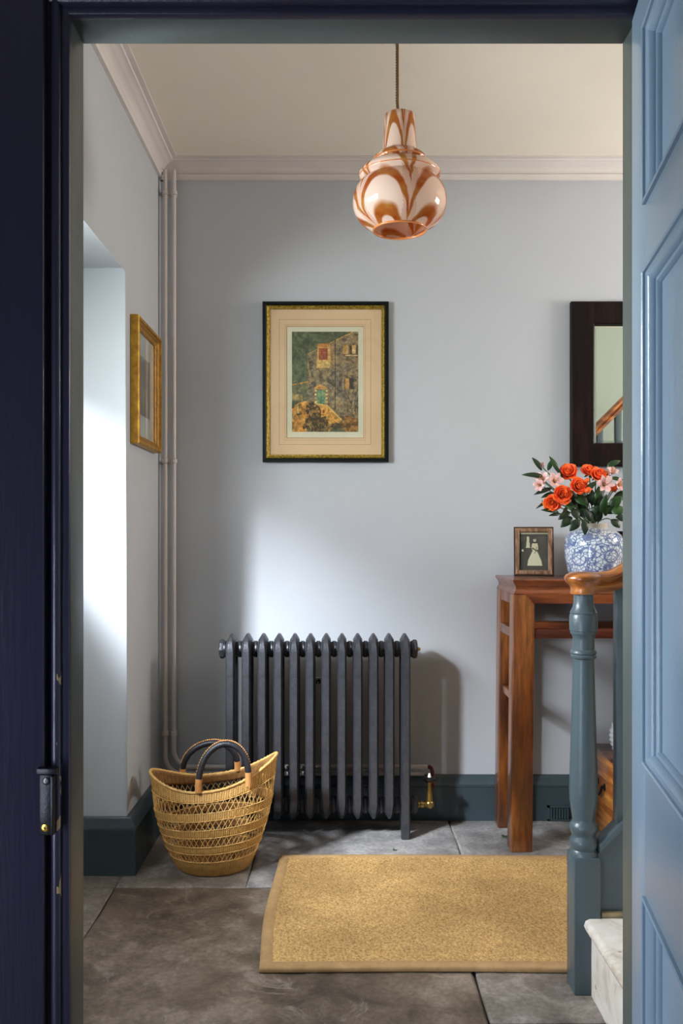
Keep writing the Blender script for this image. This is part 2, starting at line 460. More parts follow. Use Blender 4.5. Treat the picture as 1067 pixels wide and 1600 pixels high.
def ringframe(bm, u0, u1, v0, v1, prof, fn):
    """rectangular frame; prof = [(inset, height)], fn(u, v, h) -> point. closed section."""
    rings = []
    for d, h in prof:
        rings.append([bm.verts.new(fn(u, v, h)) for u, v in ((u0+d, v0+d), (u1-d, v0+d), (u1-d, v1-d), (u0+d, v1-d))])
    n = len(rings)
    for i in range(n):
        A, B = rings[i], rings[(i+1) % n]
        for k in range(4): bm.faces.new((A[k], A[(k+1)%4], B[(k+1)%4], B[k]))
def slab(bm, u0, u1, v0, v1, h0, h1, fn):
    a = [bm.verts.new(fn(u, v, h0)) for u, v in ((u0,v0),(u1,v0),(u1,v1),(u0,v1))]
    b = [bm.verts.new(fn(u, v, h1)) for u, v in ((u0,v0),(u1,v0),(u1,v1),(u0,v1))]
    bm.faces.new(a); bm.faces.new(b)
    for k in range(4): bm.faces.new((a[k], a[(k+1)%4], b[(k+1)%4], b[k]))
def sphere(bm, c, r, seg=12, rings=8, scale=(1,1,1)):
    m = Matrix.Translation(Vector(c)) @ Matrix.Diagonal((*scale, 1))
    bmesh.ops.create_uvsphere(bm, u_segments=seg, v_segments=rings, radius=r, matrix=m)
def print_sheet(name, rgb, u0, u1, v0, v1, h, fn, parent, rough=.6):
    """flat printed sheet: one small quad per cell of the drawing, ink in a colour attribute."""
    ny, nx = rgb.shape[:2]
    us = np.linspace(u0, u1, nx+1); vv = np.linspace(v1, v0, ny+1)
    verts = [fn(u, v, h) for v in vv for u in us]
    idx = np.arange((nx+1)*(ny+1)).reshape(ny+1, nx+1)
    faces = np.stack([idx[1:, :-1], idx[1:, 1:], idx[:-1, 1:], idx[:-1, :-1]], -1).reshape(-1, 4)
    me = bpy.data.meshes.new(name); me.from_pydata(verts, [], faces.tolist()); me.update()
    at = me.color_attributes.new('ink', 'BYTE_COLOR', 'CORNER')
    c = np.clip(rgb.reshape(-1, 3)/255., 0, 1)
    l = np.where(c <= .04045, c/12.92, ((c+.055)/1.055)**2.4)
    full = np.concatenate([l, np.ones((len(l), 1))], 1)
    at.data.foreach_set('color', np.repeat(full, 4, 0).astype(np.float32).ravel())
    me.materials.append(vcol_mat(name+'_ink', rough))
    o = bpy.data.objects.new(name, me); C.objects.link(o); attach(o, parent)
    return o

# drawing tools for the flat prints (numpy)
class Draw:
    def __init__(s, nx, ny, x0, x1, y0, y1, col):
        s.a = np.zeros((ny, nx, 3))+np.array(col, float)
        xs = x0+(np.arange(nx)+.5)*(x1-x0)/nx; ys = y0+(np.arange(ny)+.5)*(y1-y0)/ny
        s.X, s.Y = np.meshgrid(xs, ys); s.nx, s.ny = nx, ny
    def noise(s, cells, seed):
        r = np.random.RandomState(seed); cy = max(2, int(cells*s.ny/s.nx))
        g = r.rand(cy+2, cells+2)
        fx = np.linspace(0, cells, s.nx); fy = np.linspace(0, cy, s.ny)
        ix = fx.astype(int); iy = fy.astype(int); tx = fx-ix; ty = (fy-iy)[:, None]
        tx = tx*tx*(3-2*tx); ty = ty*ty*(3-2*ty)
        a = g[iy][:, ix]; b = g[iy][:, ix+1]; c_ = g[iy+1][:, ix]; d = g[iy+1][:, ix+1]
        return (a*(1-tx)+b*tx)*(1-ty)+(c_*(1-tx)+d*tx)*ty
    def fbm(s, cells, seed): return .5*s.noise(cells, seed)+.3*s.noise(cells*2, seed+1)+.2*s.noise(cells*5, seed+2)
    def inpoly(s, poly):
        m = np.zeros(s.X.shape, bool); n = len(poly); j = n-1
        for i in range(n):
            xi, yi = poly[i]; xj, yj = poly[j]
            if yi != yj:
                c_ = ((yi > s.Y) != (yj > s.Y)) & (s.X < (xj-xi)*(s.Y-yi)/(yj-yi)+xi)
                m ^= c_
            j = i
        return m
    def put(s, m, col, k=1.0):
        s.a[m] = s.a[m]*(1-k)+np.array(col, float)*k
    def poly(s, poly, col, k=1.0): s.put(s.inpoly(poly), col, k)
    def rect(s, x0, y0, x1, y1, col, k=1.0): s.put((s.X >= x0)&(s.X <= x1)&(s.Y >= y0)&(s.Y <= y1), col, k)
    def ell(s, cx, cy, rx, ry, col, k=1.0): s.put(((s.X-cx)/rx)**2+((s.Y-cy)/ry)**2 < 1, col, k)
    def line(s, pts, wd, col, k=1.0):
        for (ax, ay), (bx, by) in zip(pts[:-1], pts[1:]):
            dx, dy = bx-ax, by-ay; L = dx*dx+dy*dy+1e-9
            t = np.clip(((s.X-ax)*dx+(s.Y-ay)*dy)/L, 0, 1)
            s.put((s.X-ax-t*dx)**2+(s.Y-ay-t*dy)**2 < (wd/2)**2, col, k)

back = lambda Yw: (lambda u, v, h: (u, Yw-h, v))       # hung on the back wall
left = lambda Xw: (lambda u, v, h: (Xw+h, u, v))        # hung on the left wall

# ------------------------------------------------------------------ setting
YB, XL, XR, ZC = 3.46, -.69, 2.9, 2.532      # back wall, left wall, right wall, ceiling
YF0, YF1 = 1.357, 1.424                      # door wall
REV = 2.905                                  # far reveal of the window recess
SOF = 1.964
XO = -1.2                                    # outer wall of the recess

# floor with flagstones
bm = BM(); box(bm, -1.35, XR+.1, -2.2, YB+.1, -.12, -.012)
floor = struct(build('floor', bm, 'mortar', smooth=0), 'worn flagstone floor of grey and brown slabs')
def flag(x0, x1, y0, y1, mat, dz=0.0, seed=0):
    r = random.Random(seed); g = .0022
    x0 += g; x1 -= g; y0 += g; y1 -= g
    pts = []
    def edge(a, b, n=5):
        for i in range(n):
            t = i/n; p = Vector(a).lerp(Vector(b), t)
            j = .0035 if 0 < i else .003
            pts.append((p.x+r.uniform(-j, j), p.y+r.uniform(-j, j)))
    edge((x0,y0),(x1,y0)); edge((x1,y0),(x1,y1)); edge((x1,y1),(x0,y1)); edge((x0,y1),(x0,y0))
    cx, cy = (x0+x1)/2, (y0+y1)/2
    bm = BM()
    def ring(k, z):
        o = []
        for x, y in pts:
            d = Vector((cx-x, cy-y)); d = d.normalized()*k
            o.append(bm.verts.new((x+d.x, y+d.y, z+r.uniform(-.0008, .0008))))
        return o
    rs = [ring(0, -.03), ring(0, -.005+dz), ring(.006, -.001+dz), ring(.02, dz)]
    n = len(pts)
    for A, B in zip(rs[:-1], rs[1:]):
        for i in range(n): bm.faces.new((A[i], A[(i+1)%n], B[(i+1)%n], B[i]))
    bm.faces.new(rs[-1]); bm.faces.new(list(reversed(rs[0])))
    return build('flagstone', bm, mat, floor, 30)
layout = [
 (-1.2, -.70, 2.14, 2.795, 'stoneC', .000), (-1.2, -.70, 1.42, 2.14, 'stoneA', .000), (-1.2, -.70, 2.795, 2.93, 'stoneC', .0),
 (-.70, -.292, 2.795, 3.46, 'stoneC', .001), (-.292, .42, 2.80, 3.46, 'stoneB', .002), (.42, 1.18, 2.78, 3.46, 'stoneB', .0),
 (1.18, 2.0, 2.7, 3.46, 'stoneB', .0), (2.0, 2.9, 2.4, 3.46, 'stoneC', .0),
 (-.70, .34, 1.86, 2.795, 'stoneA', .000), (.34, 1.2, 2.02, 2.78, 'stoneC', .001), (1.2, 2.0, 1.9, 2.7, 'stoneC', 0), (2.0, 2.9, 1.424, 2.4, 'stoneC', 0),
 (-.70, .02, 1.30, 1.86, 'stoneA', .0), (.02, .34, 1.30, 1.86, 'stoneC', .0), (.34, 1.2, 1.30, 2.02, 'stoneC', .0), (1.2, 2.0, 1.424, 1.9, 'stoneC', 0),
 (-1.05, -.35, .55, 1.30, 'stoneC', 0), (-.35, .45, .62, 1.30, 'stoneA', 0), (.45, 1.05, .5, 1.30, 'stoneC', 0),
 (-1.05, .1, -.3, .55, 'stoneA', 0), (.1, 1.05, -.3, .5, 'stoneC', 0)]
for i, (x0, x1, y0, y1, m, dz) in enumerate(layout): flag(x0, x1, y0, y1, m, dz, i)

bm = BM(); box(bm, -1.35, XR+.1, -2.2, YB+.1, ZC, ZC+.12)
struct(build('ceiling', bm, 'ceil', smooth=0), 'cream painted plaster ceiling')
bm = BM(); box(bm, XO, XR+.1, YB, YB+.15, -.05, ZC+.05)
struct(build('wall_back', bm, 'wall', smooth=0), 'pale blue plaster wall behind the radiator')
# left wall with the recess, arrises rounded
bm = BM()
poly = [(YF0, -.05), (1.46, -.05), (1.46, SOF), (REV, SOF), (REV, -.05), (YB+.1, -.05), (YB+.1, ZC+.05), (YF0, ZC+.05)]
v0, v1 = prism(bm, poly, 'X', XO, XL)
bm.edges.ensure_lookup_table()
sel = []
for a, b in ((v1[1], v1[2]), (v1[2], v1[3]), (v1[3], v1[4])):
    for e in a.link_edges:
        if e.other_vert(a) is b: sel.append(e)
bmesh.ops.bevel(bm, geom=sel, offset=.016, segments=4, affect='EDGES', profile=.5)
struct(build('wall_left', bm, 'wall_left', smooth=35), 'pale plaster wall with deep window recess')
# outer skin of the recess with a small high window
WY0, WY1, WZ0, WZ1 = 1.46, 2.34, 1.30, 1.84
bm = BM()
box(bm, XO-.08, XO, YF0, WY0, -.05, ZC); box(bm, XO-.08, XO, WY1, YB+.1, -.05, ZC)
box(bm, XO-.08, XO, WY0, WY1, -.05, WZ0); box(bm, XO-.08, XO, WY0, WY1, WZ1, ZC)
struct(build('wall_outer', bm, 'wall_left', smooth=0))
bm = BM(); ringframe(bm, WY0, WY1, WZ0, WZ1, [(0, -.03), (0, .0), (.035, .0), (.035, -.03)], left(XO-.03))
win = struct(build('window_1', bm, 'window_paint', smooth=0))
bm = BM(); slab(bm, WY0+.03, WY1-.03, WZ0+.03, WZ1-.03, -.018, -.014, left(XO-.03)); build('pane', bm, 'glass', win, 0)
bm = BM(); box(bm, XO, XO+.06, WY0-.0, WY1+.03, WZ0-.03, WZ0, .004); build('window_sill', bm, 'window_paint', win)
# door wall
bm = BM()
prism(bm, [(-1.25, -.05), (-.427, -.05), (-.427, 1.90), (.47, 1.90), (.47, -.05), (XR+.1, -.05), (XR+.1, ZC+.05), (-1.25, ZC+.05)], 'Y', YF0, YF1)
MAT['wall_front'] = plaster('wall_paint_stair', (172, 180, 172))
struct(build('wall_front', bm, 'wall_front', smooth=0), 'pale wall around the doorway')
bm = BM(); box(bm, XR, XR+.15, YF0, YB+.1, -.05, ZC+.05); struct(build('wall_right', bm, 'wall', smooth=0))
# porch room behind the camera
bm = BM(); box(bm, -1.25, -1.15, -2.1, YF0, -.05, ZC); struct(build('wall_porch_left', bm, 'wall', smooth=0))
bm = BM(); box(bm, 1.15, 1.25, -2.1, YF0, -.05, ZC); struct(build('wall_porch_right', bm, 'wall', smooth=0))
bm = BM(); box(bm, -1.25, 1.25, -2.2, -2.1, -.05, ZC); struct(build('wall_porch_back', bm, 'wall', smooth=0))
# garden outside the recess window
bm = BM(); box(bm, -30, -1.4, -25, 25, -.5, -.3); o = build('lawn', bm, 'grass', smooth=0); o['kind'] = 'structure'
bm = BM()
r = random.Random(3)
for i in range(60):
    sphere(bm, (-8+r.uniform(-.8, .8), -11+i*.33+r.uniform(-.2, .2), r.uniform(.3, 2.2)), r.uniform(.7, 1.2), 8, 6)
o = build('hedge', bm, 'hedge', recalc=False); o['kind'] = 'stuff'; o['label'] = 'green garden hedge beyond the recess window'; o['category'] = 'hedge'

# door lining and navy frame
bm = BM()
XJ0, XJ1, ZH = -.4065, .4505, 1.880
box(bm, -.43, XJ0, 1.352, YF1+.002, 0, ZH+.02, .002); struct(build('trim_1', bm, 'jamb'), 'grey green door lining, left jamb')
bm = BM(); box(bm, XJ1, .475, 1.352, YF1+.002, 0, ZH+.02, .002); struct(build('trim_2', bm, 'jamb'), 'grey green door lining, right jamb')
bm = BM(); box(bm, XJ0-.0005, XJ1+.0005, 1.352, YF1+.002, ZH, ZH+.022, .002); struct(build('trim_3', bm, 'jamb'), 'grey green door lining, head')
# navy architrave : flat board, quirk, bead moulding
def navy_prof(s):   # plan profile running from outer board to the opening; s = side
    return [(-.75, 1.352), (-.75, 1.316), (-.4365, 1.316), (-.4350, 1.3175), (-.4350, 1.334), (-.4290, 1.334), (-.4275, 1.330), (-.4245, 1.3275),
            (-.4205, 1.3268), (-.4170, 1.3285), (-.4150, 1.332), (-.4140, 1.337), (-.4050, 1.338), (-.4035, 1.3395), (-.4035, 1.352)]
bm = BM(); prism(bm, navy_prof(1), 'Z', 0, ZH+.30)
struct(build('trim_4', bm, 'navy', smooth=50), 'worn navy gloss door frame with beaded edge')
bm = BM()
headp = [(1.352, ZH-.003), (1.3395, ZH-.003), (1.338, ZH-.0015), (1.337, ZH+.008), (1.332, ZH+.009), (1.3285, ZH+.011), (1.3268, ZH+.0145), (1.3275, ZH+.0185),
         (1.330, ZH+.0215), (1.334, ZH+.023), (1.334, ZH+.029), (1.3175, ZH+.029), (1.316, ZH+.0305), (1.316, ZH+.30), (1.352, ZH+.30)]
prism(bm, headp, 'X', -.43, .75)
struct(build('trim_5', bm, 'navy', smooth=50), 'navy gloss door frame head')

# cornice on back, left and front walls
cprof = [(0, 2.464), (.012, 2.464), (.012, 2.478), (.017, 2.484), (.010, 2.488), (.013, 2.502), (.028, 2.514), (.040, 2.517), (.043, 2.521), (.055, 2.522),
         (.058, 2.527), (.075, 2.528), (.075, ZC+.01), (0, ZC+.01)]
bm = BM(); prism(bm, [(YB-d, z) for d, z in cprof], 'X', XL, XR)
struct(build('trim_6', bm, 'cornice', smooth=50), 'moulded cornice along the back wall')
bm = BM(); prism(bm, [(XL+d, z) for d, z in cprof], 'Y', YF1, YB)
struct(build('trim_7', bm, 'cornice', smooth=50), 'moulded cornice along the left wall')
bm = BM(); prism(bm, [(YF1+d, z) for d, z in cprof], 'X', XL, XR)
struct(build('trim_8', bm, 'cornice', smooth=50), 'moulded cornice along the door wall')

# skirtings
def skprof(h, t): return [(0, 0), (t, 0), (t, h-.045), (t+.002, h-.042), (t+.002, h-.034), (t-.004, h-.026), (t-.010, h-.012), (t-.014, h-.003), (t-.018 if t > .02 else 0, h), (0, h)]
bm = BM(); prism(bm, [(YB-d, z) for d, z in skprof(.174, .022)], 'X', XL+.03, XR)
bb = struct(build('baseboard_back', bm, 'skirt', smooth=30), 'dark teal skirting along the back wall')
bm = BM()
pr = skprof(.186, .034)
# left wall return: runs along the far reveal, then turns the corner along the left wall
path = [(XO, REV), (XL, REV), (XL, YB)]
rings = []
for d, z in pr:
    rings.append([bm.verts.new(p) for p in ((XO, REV-d*.6, z), (XL+d, REV-d*.6, z), (XL+d, YB, z))])
for i in range(len(rings)):
    A, B = rings[i], rings[(i+1) % len(rings)]
    for k in range(2): bm.faces.new((A[k], A[k+1], B[k+1], B[k]))
struct(build('baseboard_left', bm, 'skirt', smooth=30), 'dark skirting wrapping the recess corner')
# cast vent let into the back skirting
fb = back(YB-.022)
x0, x1 = PX(855, 3.43), PX(893, 3.43); z0, z1 = .004, .062
bm = BM(); slab(bm, x0, x1, z0, z1, 0, .002, fb)
vo = build('air_vent', bm, 'skirt', bb, 0)
bm = BM()
n = 7
for i in range(n):
    a = x0+.012+(x1-x0-.02)*i/n
    slab(bm, a, a+.0065, z0+.008, z1-.01, .002, .011, fb)
slab(bm, x0, x1, z1-.008, z1, .002, .011, fb); slab(bm, x0, x0+.010, z0, z1, .002, .011, fb); slab(bm, x0, x1, z0, z0+.006, .002, .011, fb)
build('vent_slats', bm, 'skirt', vo, 0)

# ------------------------------------------------------------------ blue panelled door, opened towards the camera
door = bpy.data.objects.new('door_1', None); C.objects.link(door)
door.location = (.4365, 1.338, 0); door.rotation_euler = (0, 0, math.atan2(-.344, -.0535))   # local +x runs from the hinge to the free edge
struct(door, 'pale blue painted panelled door opened towards the viewer')
W, H, T = .842, 1.868, .042
ST, MU = .105, .10
cols = [(ST, (W-MU)/2), ((W+MU)/2, W-ST)]
rows = [(.16, .602), (.783, 1.464), (1.554, 1.80)]
dl = lambda u, v, h: (u, -h, v)      # visible face looks to local -y ; h = height out of the face
def dbuild(name, bm, mat, parent, smooth=40):
    o = build(name, bm, mat, None, smooth); o.parent = parent; return o
# hinge stile etc. local y from 0 (visible face) to +T
for u0, u1 in ((0, ST), (W-ST, W)):
    bm = BM(); box(bm, u0, u1, 0, T, .008, H, .004); dbuild('stile', bm, 'doorblue', door)
for z0_, z1_ in ((.008, .16), (.602, .783), (1.464, 1.554), (1.80, H)):
    bm = BM(); box(bm, ST, W-ST, .0004, T-.0004, z0_, z1_, .0015); dbuild('rail', bm, 'doorblue', door)
for z0_, z1_ in rows:
    bm = BM(); box(bm, (W-MU)/2, (W+MU)/2, .0006, T-.0006, z0_, z1_, .0015); dbuild('muntin', bm, 'doorblue', door)
    for u0, u1 in cols:
        bm = BM(); slab(bm, u0-.002, u1+.002, z0_-.002, z1_+.002, -.019, -.03, dl); pn = dbuild('panel', bm, 'doorblue', door)
        bm = BM()
        ringframe(bm, u0, u1, z0_, z1_, [(0, -.022), (0, .0035), (.0025, .005), (.005, .0035), (.0055, .0), (.009, -.001), (.013, -.004), (.016, -.009), (.0165, -.012),
                                         (.021, -.0125), (.0225, -.0145), (.0235, -.020), (.0235, -.022)], dl)
        o = dbuild('moulding', bm, 'doorblue', pn, 35)

# ------------------------------------------------------------------ rim lock keep on the navy frame
keep = thing('lock_keep', 'worn black metal lock keep with one brass screw on the navy door frame', 'lock plate', (PX(74, 1.31), 1.316, .72))
fk = back(1.316)
Yk = 1.31
kx0, kx1, kz0, kz1 = PX(60.5, Yk), PX(84, Yk), PZ(1306, Yk), PZ(1211, Yk)
bm = BM(); box(bm, kx0, kx1, 1.3115, 1.3175, kz0, kz1, .002); build('plate', bm, 'blackmetal', keep)
bm = BM(); box(bm, kx1-.0035, kx1+.001, 1.305, 1.3175, kz0+.002, kz1-.001, .001); build('side_flange', bm, 'blackmetal', keep)
bm = BM(); box(bm, kx0-.002, kx1+.006, 1.3035, 1.3175, kz1+.002, kz1+.011, .0015); build('top_flange', bm, 'blackmetal', keep)
bm = BM(); lathe(bm, [(.0001, 1.3105), (.0035, 1.3100), (.0055, 1.3108), (.0058, 1.3117)], (PX(70, Yk), PZ(1294, Yk)), 20, axis='Y'); sc_ = build('screw', bm, 'brightbrass', keep); sc_['label'] = 'bright brass screw'
bm = BM(); s_ = .0030
for a, b in ((s_, .0006), (.0006, s_)):
    box(bm, PX(70, Yk)-a, PX(70, Yk)+a, 1.3097, 1.3104, PZ(1294, Yk)-b, PZ(1294, Yk)+b)
build('screw_slot', bm, 'blackmetal', sc_)
bm = BM(); lathe(bm, [(.0001, 1.3112), (.004, 1.3108), (.0056, 1.3113), (.006, 1.3117)], (PX(72, Yk), PZ(1221, Yk)), 20, axis='Y'); build('screw', bm, 'black', keep)

# ------------------------------------------------------------------ radiator
RX0, RP, NS = PX(359, 3.222), .05762, 12
rad = thing('radiator', 'dark grey cast iron column radiator against the pale blue wall', 'radiator', (-.08, 3.3, 0))
yf, yr, zb, zt = 3.245, 3.338, .09, .708
def loop_pts(dx):
    c = []
    R = .034
    for (cy, cz, a0) in ((yf+R, zb+R, PI), (yr-R, zb+R, 1.5*PI), (yr-R, zt-R, 0), (yf+R, zt-R, .5*PI)):
        for k in range(6):
            a = a0+k/5*PI/2; c.append((dx, cy+R*math.cos(a), cz+R*math.sin(a)))
    return c
def section_bm(dx):
    bm = BM()
    pts = [Vector(p) for p in loop_pts(dx)]; n = len(pts); rings = []
    sec = [(-.0105, .024), (.0105, .024), (.0165, .014), (.0165, -.008), (.009, -.016), (-.009, -.016), (-.0165, -.008), (-.0165, .014)]
    for i, p in enumerate(pts):
        t = (pts[(i+1) % n]-pts[i-1]).normalized(); s = Vector((1, 0, 0)); u = t.cross(s)
        if u.dot(p-Vector((dx, (yf+yr)/2, (zb+zt)/2))) < 0: u = -u
        k = max(0.0, abs(u.z))
        rings.append([bm.verts.new(p+s*(a*(1-.62*k) if b > .02 else a)+u*(b+(.004*k if b > .02 else -.006*k if b > .01 else 0))) for a, b in sec])
    for i in range(n):
        A, B = rings[i], rings[(i+1) % n]
        for k in range(8): bm.faces.new((A[k], A[(k+1) % 8], B[(k+1) % 8], B[k]))
    bmesh.ops.recalc_face_normals(bm, faces=bm.faces)
    # hub collars cast with the section, top and bottom
    for z in (.679, .108):
        lathe(bm, [(.026, dx-.0287), (.030, dx-.0287), (.031, dx-.024), (.027, dx-.021), (.027, dx+.021), (.031, dx+.024), (.030, dx+.0287), (.026, dx+.0287)], ((yf+yr)/2, z), 20, axis='X')
    return bm
sec0 = build('section', section_bm(RX0), 'iron', rad, 32)
for i in range(1, NS):
    o = sec0.copy(); C.objects.link(o); o.location = (RP*i, 0, 0)
xe = RX0+RP*(NS-1)
for x in (RX0, xe):
    for y, s in ((yf, -1), (yr, 1)):
        bm = BM()
        prism(bm, [(x-.0105, y+s*.0245), (x+.0105, y+s*.0245), (x+.0165, y+s*.0145), (x+.0165, y-s*.010), (x-.0165, y-s*.010), (x-.0165, y+s*.0145)], 'Z', .0, .13)
        build('foot', bm, 'iron', rad, 30)
ym = (yf+yr)/2
for x, s in ((RX0-.0287, -1), (xe+.0287, 1)):
    for z in (.679, .108):
        bm = BM(); lathe(bm, [(.034, x), (.035, x+s*.004), (.035, x+s*.013), (.030, x+s*.017), (.0001, x+s*.018)], (ym, z), 8, axis='X'); build('end_plug', bm, 'iron', rad, 25)
bm = BM(); x = xe+.046; lathe(bm, [(.008, x), (.008, x+.006), (.005, x+.007), (.005, x+.011), (.0001, x+.011)], (ym-.004, .679), 12, axis='X')
build('bleed_valve', bm, 'brass', rad)['label'] = 'small brass bleed screw'
# lockshield valve on the right
vx = PX(671, 3.29); vy = ym
bm = BM()
lathe(bm, [(.011, xe+.045), (.013, xe+.050), (.011, xe+.056), (.0135, xe+.058), (.0135, xe+.070), (.010, xe+.072), (.009, vx)], (vy, .108), 12, axis='X')
sphere(bm, (vx, vy, .110), .0175, 16, 10)
lathe(bm, [(.013, .118), (.0135, .124), (.0085, .17), (.0075, .182), (.011, .184), (.011, .190), (.0075, .192)], (vx, vy), 16)
vb = build('valve_body', bm, 'brass', rad, 35); vb['label'] = 'aged brass angle valve'
bm = BM(); lathe(bm, [(.0001, .191), (.016, .192), (.021, .197), (.021, .203), (.014, .208), (.0001, .209)], (vx, vy), 20)
build('valve_handwheel', bm, 'black', vb)
bm = BM(); lathe(bm, [(.007, .208), (.006, .214), (.0035, .222), (.0001, .224)], (vx, vy), 12); build('valve_finial', bm, 'steel', vb)
# wall stay between two columns
bm = BM(); a = P(497.5, 1064, 3.38); box(bm, a.x-.017, a.x+.017, 3.375, 3.381, a.z-.014, a.z+.014, .002)
ws = build('wall_stay', bm, 'steel', rad); ws['label'] = 'small nickel wall stay plate'
bm = BM(); box(bm, a.x-.009, a.x-.005, 3.371, 3.3755, a.z-.008, a.z+.004); box(bm, a.x+.003, a.x+.008, 3.371, 3.3755, a.z-.009, a.z+.006); lathe(bm, [(.0001, 3.369), (.0045, 3.37), (.0045, 3.376)], (a.x, a.z+.003), 10, axis='Y')
build('bolt', bm, 'blackmetal', ws)
bm = BM(); tube(bm, [(a.x, 3.38, a.z), (a.x, 3.458, a.z)], .005, 8); build('stay_rod', bm, 'blackmetal', ws)

# ------------------------------------------------------------------ heating pipes in the corner
def pipe(px, zh, yh, label, xend, clipz, tail):
    X = PX(px, 3.42); r = .0088
    t = thing('heating_pipe', label, 'pipe', (X, 3.42, zh), 'painted heating pipes in the corner')
    bend = .065
    pts = [(X, 3.42, 2.490), (X, 3.42, 1.5), (X, 3.42, zh+bend)]
    for k in range(1, 8):
        a = k/8*PI/2; pts.append((X+bend-bend*math.cos(a), 3.42+(yh-3.42)*k/8, zh+bend-bend*math.sin(a)))
    pts += [(X+bend, yh, zh), (xend, yh, zh)]
    bm = BM(); tube(bm, pts, r, 14, up=None); build('pipe_run', bm, 'pipe', t, 50)
    for z in clipz:
        bm = BM(); lathe(bm, [(r, z-.009), (r+.004, z-.007), (r+.004, z+.007), (r, z+.009)], (X, 3.42), 14); box(bm, X-.005, X+.005, 3.425, YB-.002, z-.005, z+.005)
        build('pipe_clip', bm, 'pipe', t)
    return t
cz = [PZ(300, 3.41), PZ(720, 3.41), PZ(1147, 3.41)]
p1 = pipe(258.5, .186, 3.425, 'left one of two cream heating pipes rising in the corner', .325, cz, 0)
p2 = pipe(271.5, .213, 3.418, 'right one of two cream heating pipes, beside the radiator', .337, cz, 1)
bm = BM(); tube(bm, smooth_pts([(.330, 3.418, .213), (.345, 3.415, .213), (.352, 3.40, .205), (.349, 3.34, .19), (.346, vy+.012, .17)], 4), .0075, 10)
o = build('copper_tail', bm, 'copper', p2); o['label'] = 'bare copper tail bending to the valve'

# ------------------------------------------------------------------ staircase
stair = thing('staircase', 'teal grey painted staircase with turned newel and wooden handrail', 'staircase', (.6, 2.17, 0))
NX0, NX1, NY0, NY1 = .5595, .6235, 2.133, 2.206
NCX, NCY = .5915, 2.170
bm = BM()
box(bm, NX0, NX1, NY0, NY1, 0, .3275, .004)
nz = lambda y: 1.1-(y-835)/645.2
pf = [(1342, 22.3), (1335, 22.5), (1328, 21.5), (1325, 19.5), (1322, 21), (1316, 22), (1310, 21), (1306, 18.3), (1303, 18), (1299, 19.5), (1293, 21.8), (1287, 21), (1284, 18.5), (1281, 17.4), (1276, 17.4),
      (1265, 19.3), (1250, 21.3), (1232, 21.9), (1205, 21.3), (1170, 20.2), (1130, 19), (1095, 18), (1060, 17), (1032, 16.2), (1029, 16.4), (1027, 19.5), (1024, 20), (1022, 18.5), (1020, 20), (1017, 19.8),
      (1014, 17), (1000, 16.4), (994, 17), (991, 19), (989, 20.3), (986, 20.2), (985, 21.3), (975, 21.8), (962, 21.6), (960, 20.6), (958, 20.6), (957, 21.2), (955, 20), (951, 18), (946, 16), (940, 15.2), (925, 15), (920, 15)]
lathe(bm, [(r/645.2, nz(y)) for y, r in pf], (NCX, NCY), 40)
nw = build('newel_post', bm, 'stair_paint', stair, 40)
# cap
bm = BM()
cp = [(928, 20), (926.5, 21), (922, 20), (917, 20.5), (913, 23), (910, 27), (906, 29), (902, 29.5), (898, 27), (895, 21), (893.5, 12), (893, .05)]
lathe(bm, [(r/645.2, nz(y)) for y, r in cp], (NCX, NCY), 36)
build('newel_cap', bm, 'pine', stair, 50)
# handrail : eased out of the cap, then 45 degrees up
SL = 1.0
railp = smooth_pts([(NCX-.005, NCY, .985), (NCX+.04, NCY, .985), (NCX+.075, NCY, .992), (.71, NCY, 1.018), (.76, NCY, 1.062)], 5)
railp += [Vector((.85, NCY, 1.062+.09*SL)), Vector((1.4, NCY, 1.062+.64*SL)), Vector((2.0, NCY, 1.062+1.24*SL))]
rsec = [(-.020, -.024), (.020, -.024), (.022, -.010), (.018, -.004), (.029, .004), (.030, .012), (.022, .021), (.010, .024), (-.010, .024), (-.022, .021), (-.030, .012), (-.029, .004), (-.018, -.004), (-.022, -.010)]
bm = BM(); tube(bm, railp, 1.0, section=rsec, up=(0, 0, 1)); build('handrail', bm, 'pine', stair, 40)
def railz(x): return 1.062+(x-.76)*SL if x > .76 else .985+max(0, (x-.64))**1.5*1.55
strz = lambda x: .335+(x-.6235)*SL
# closed string and spandrel
bm = BM(); prism(bm, [(NX1-.002, .02), (NX1-.002, strz(NX1)), (2.1, strz(2.1)), (2.1, strz(2.1)-.30), (NX1+.12, .02)], 'Y', 2.150, 2.186)
build('string_board', bm, 'stair_paint', stair, 0)
bm = BM(); prism(bm, [(NX1-.001, strz(NX1)), (NX1-.001, strz(NX1)+.022), (2.1, strz(2.1)+.022), (2.1, strz(2.1))], 'Y', 2.142, 2.194, .003)
build('string_cap', bm, 'stair_paint', stair)
bm = BM(); prism(bm, [(NX1+.10, .0), (2.1, .0), (2.1, strz(2.1)-.28), (NX1+.10, .02)], 'Y', 2.156, 2.180)
build('spandrel_panel', bm, 'stair_paint', stair, 0)
x = .667
while x < 1.98:
    bm = BM()
    zt_, zb_ = railz(x+.017)-.018, strz(x+.017)+.01
    box(bm, x, x+.033, 2.153, 2.186, zb_, zt_, .003)
    build('baluster', bm, 'stair_paint', stair)
    x += .098
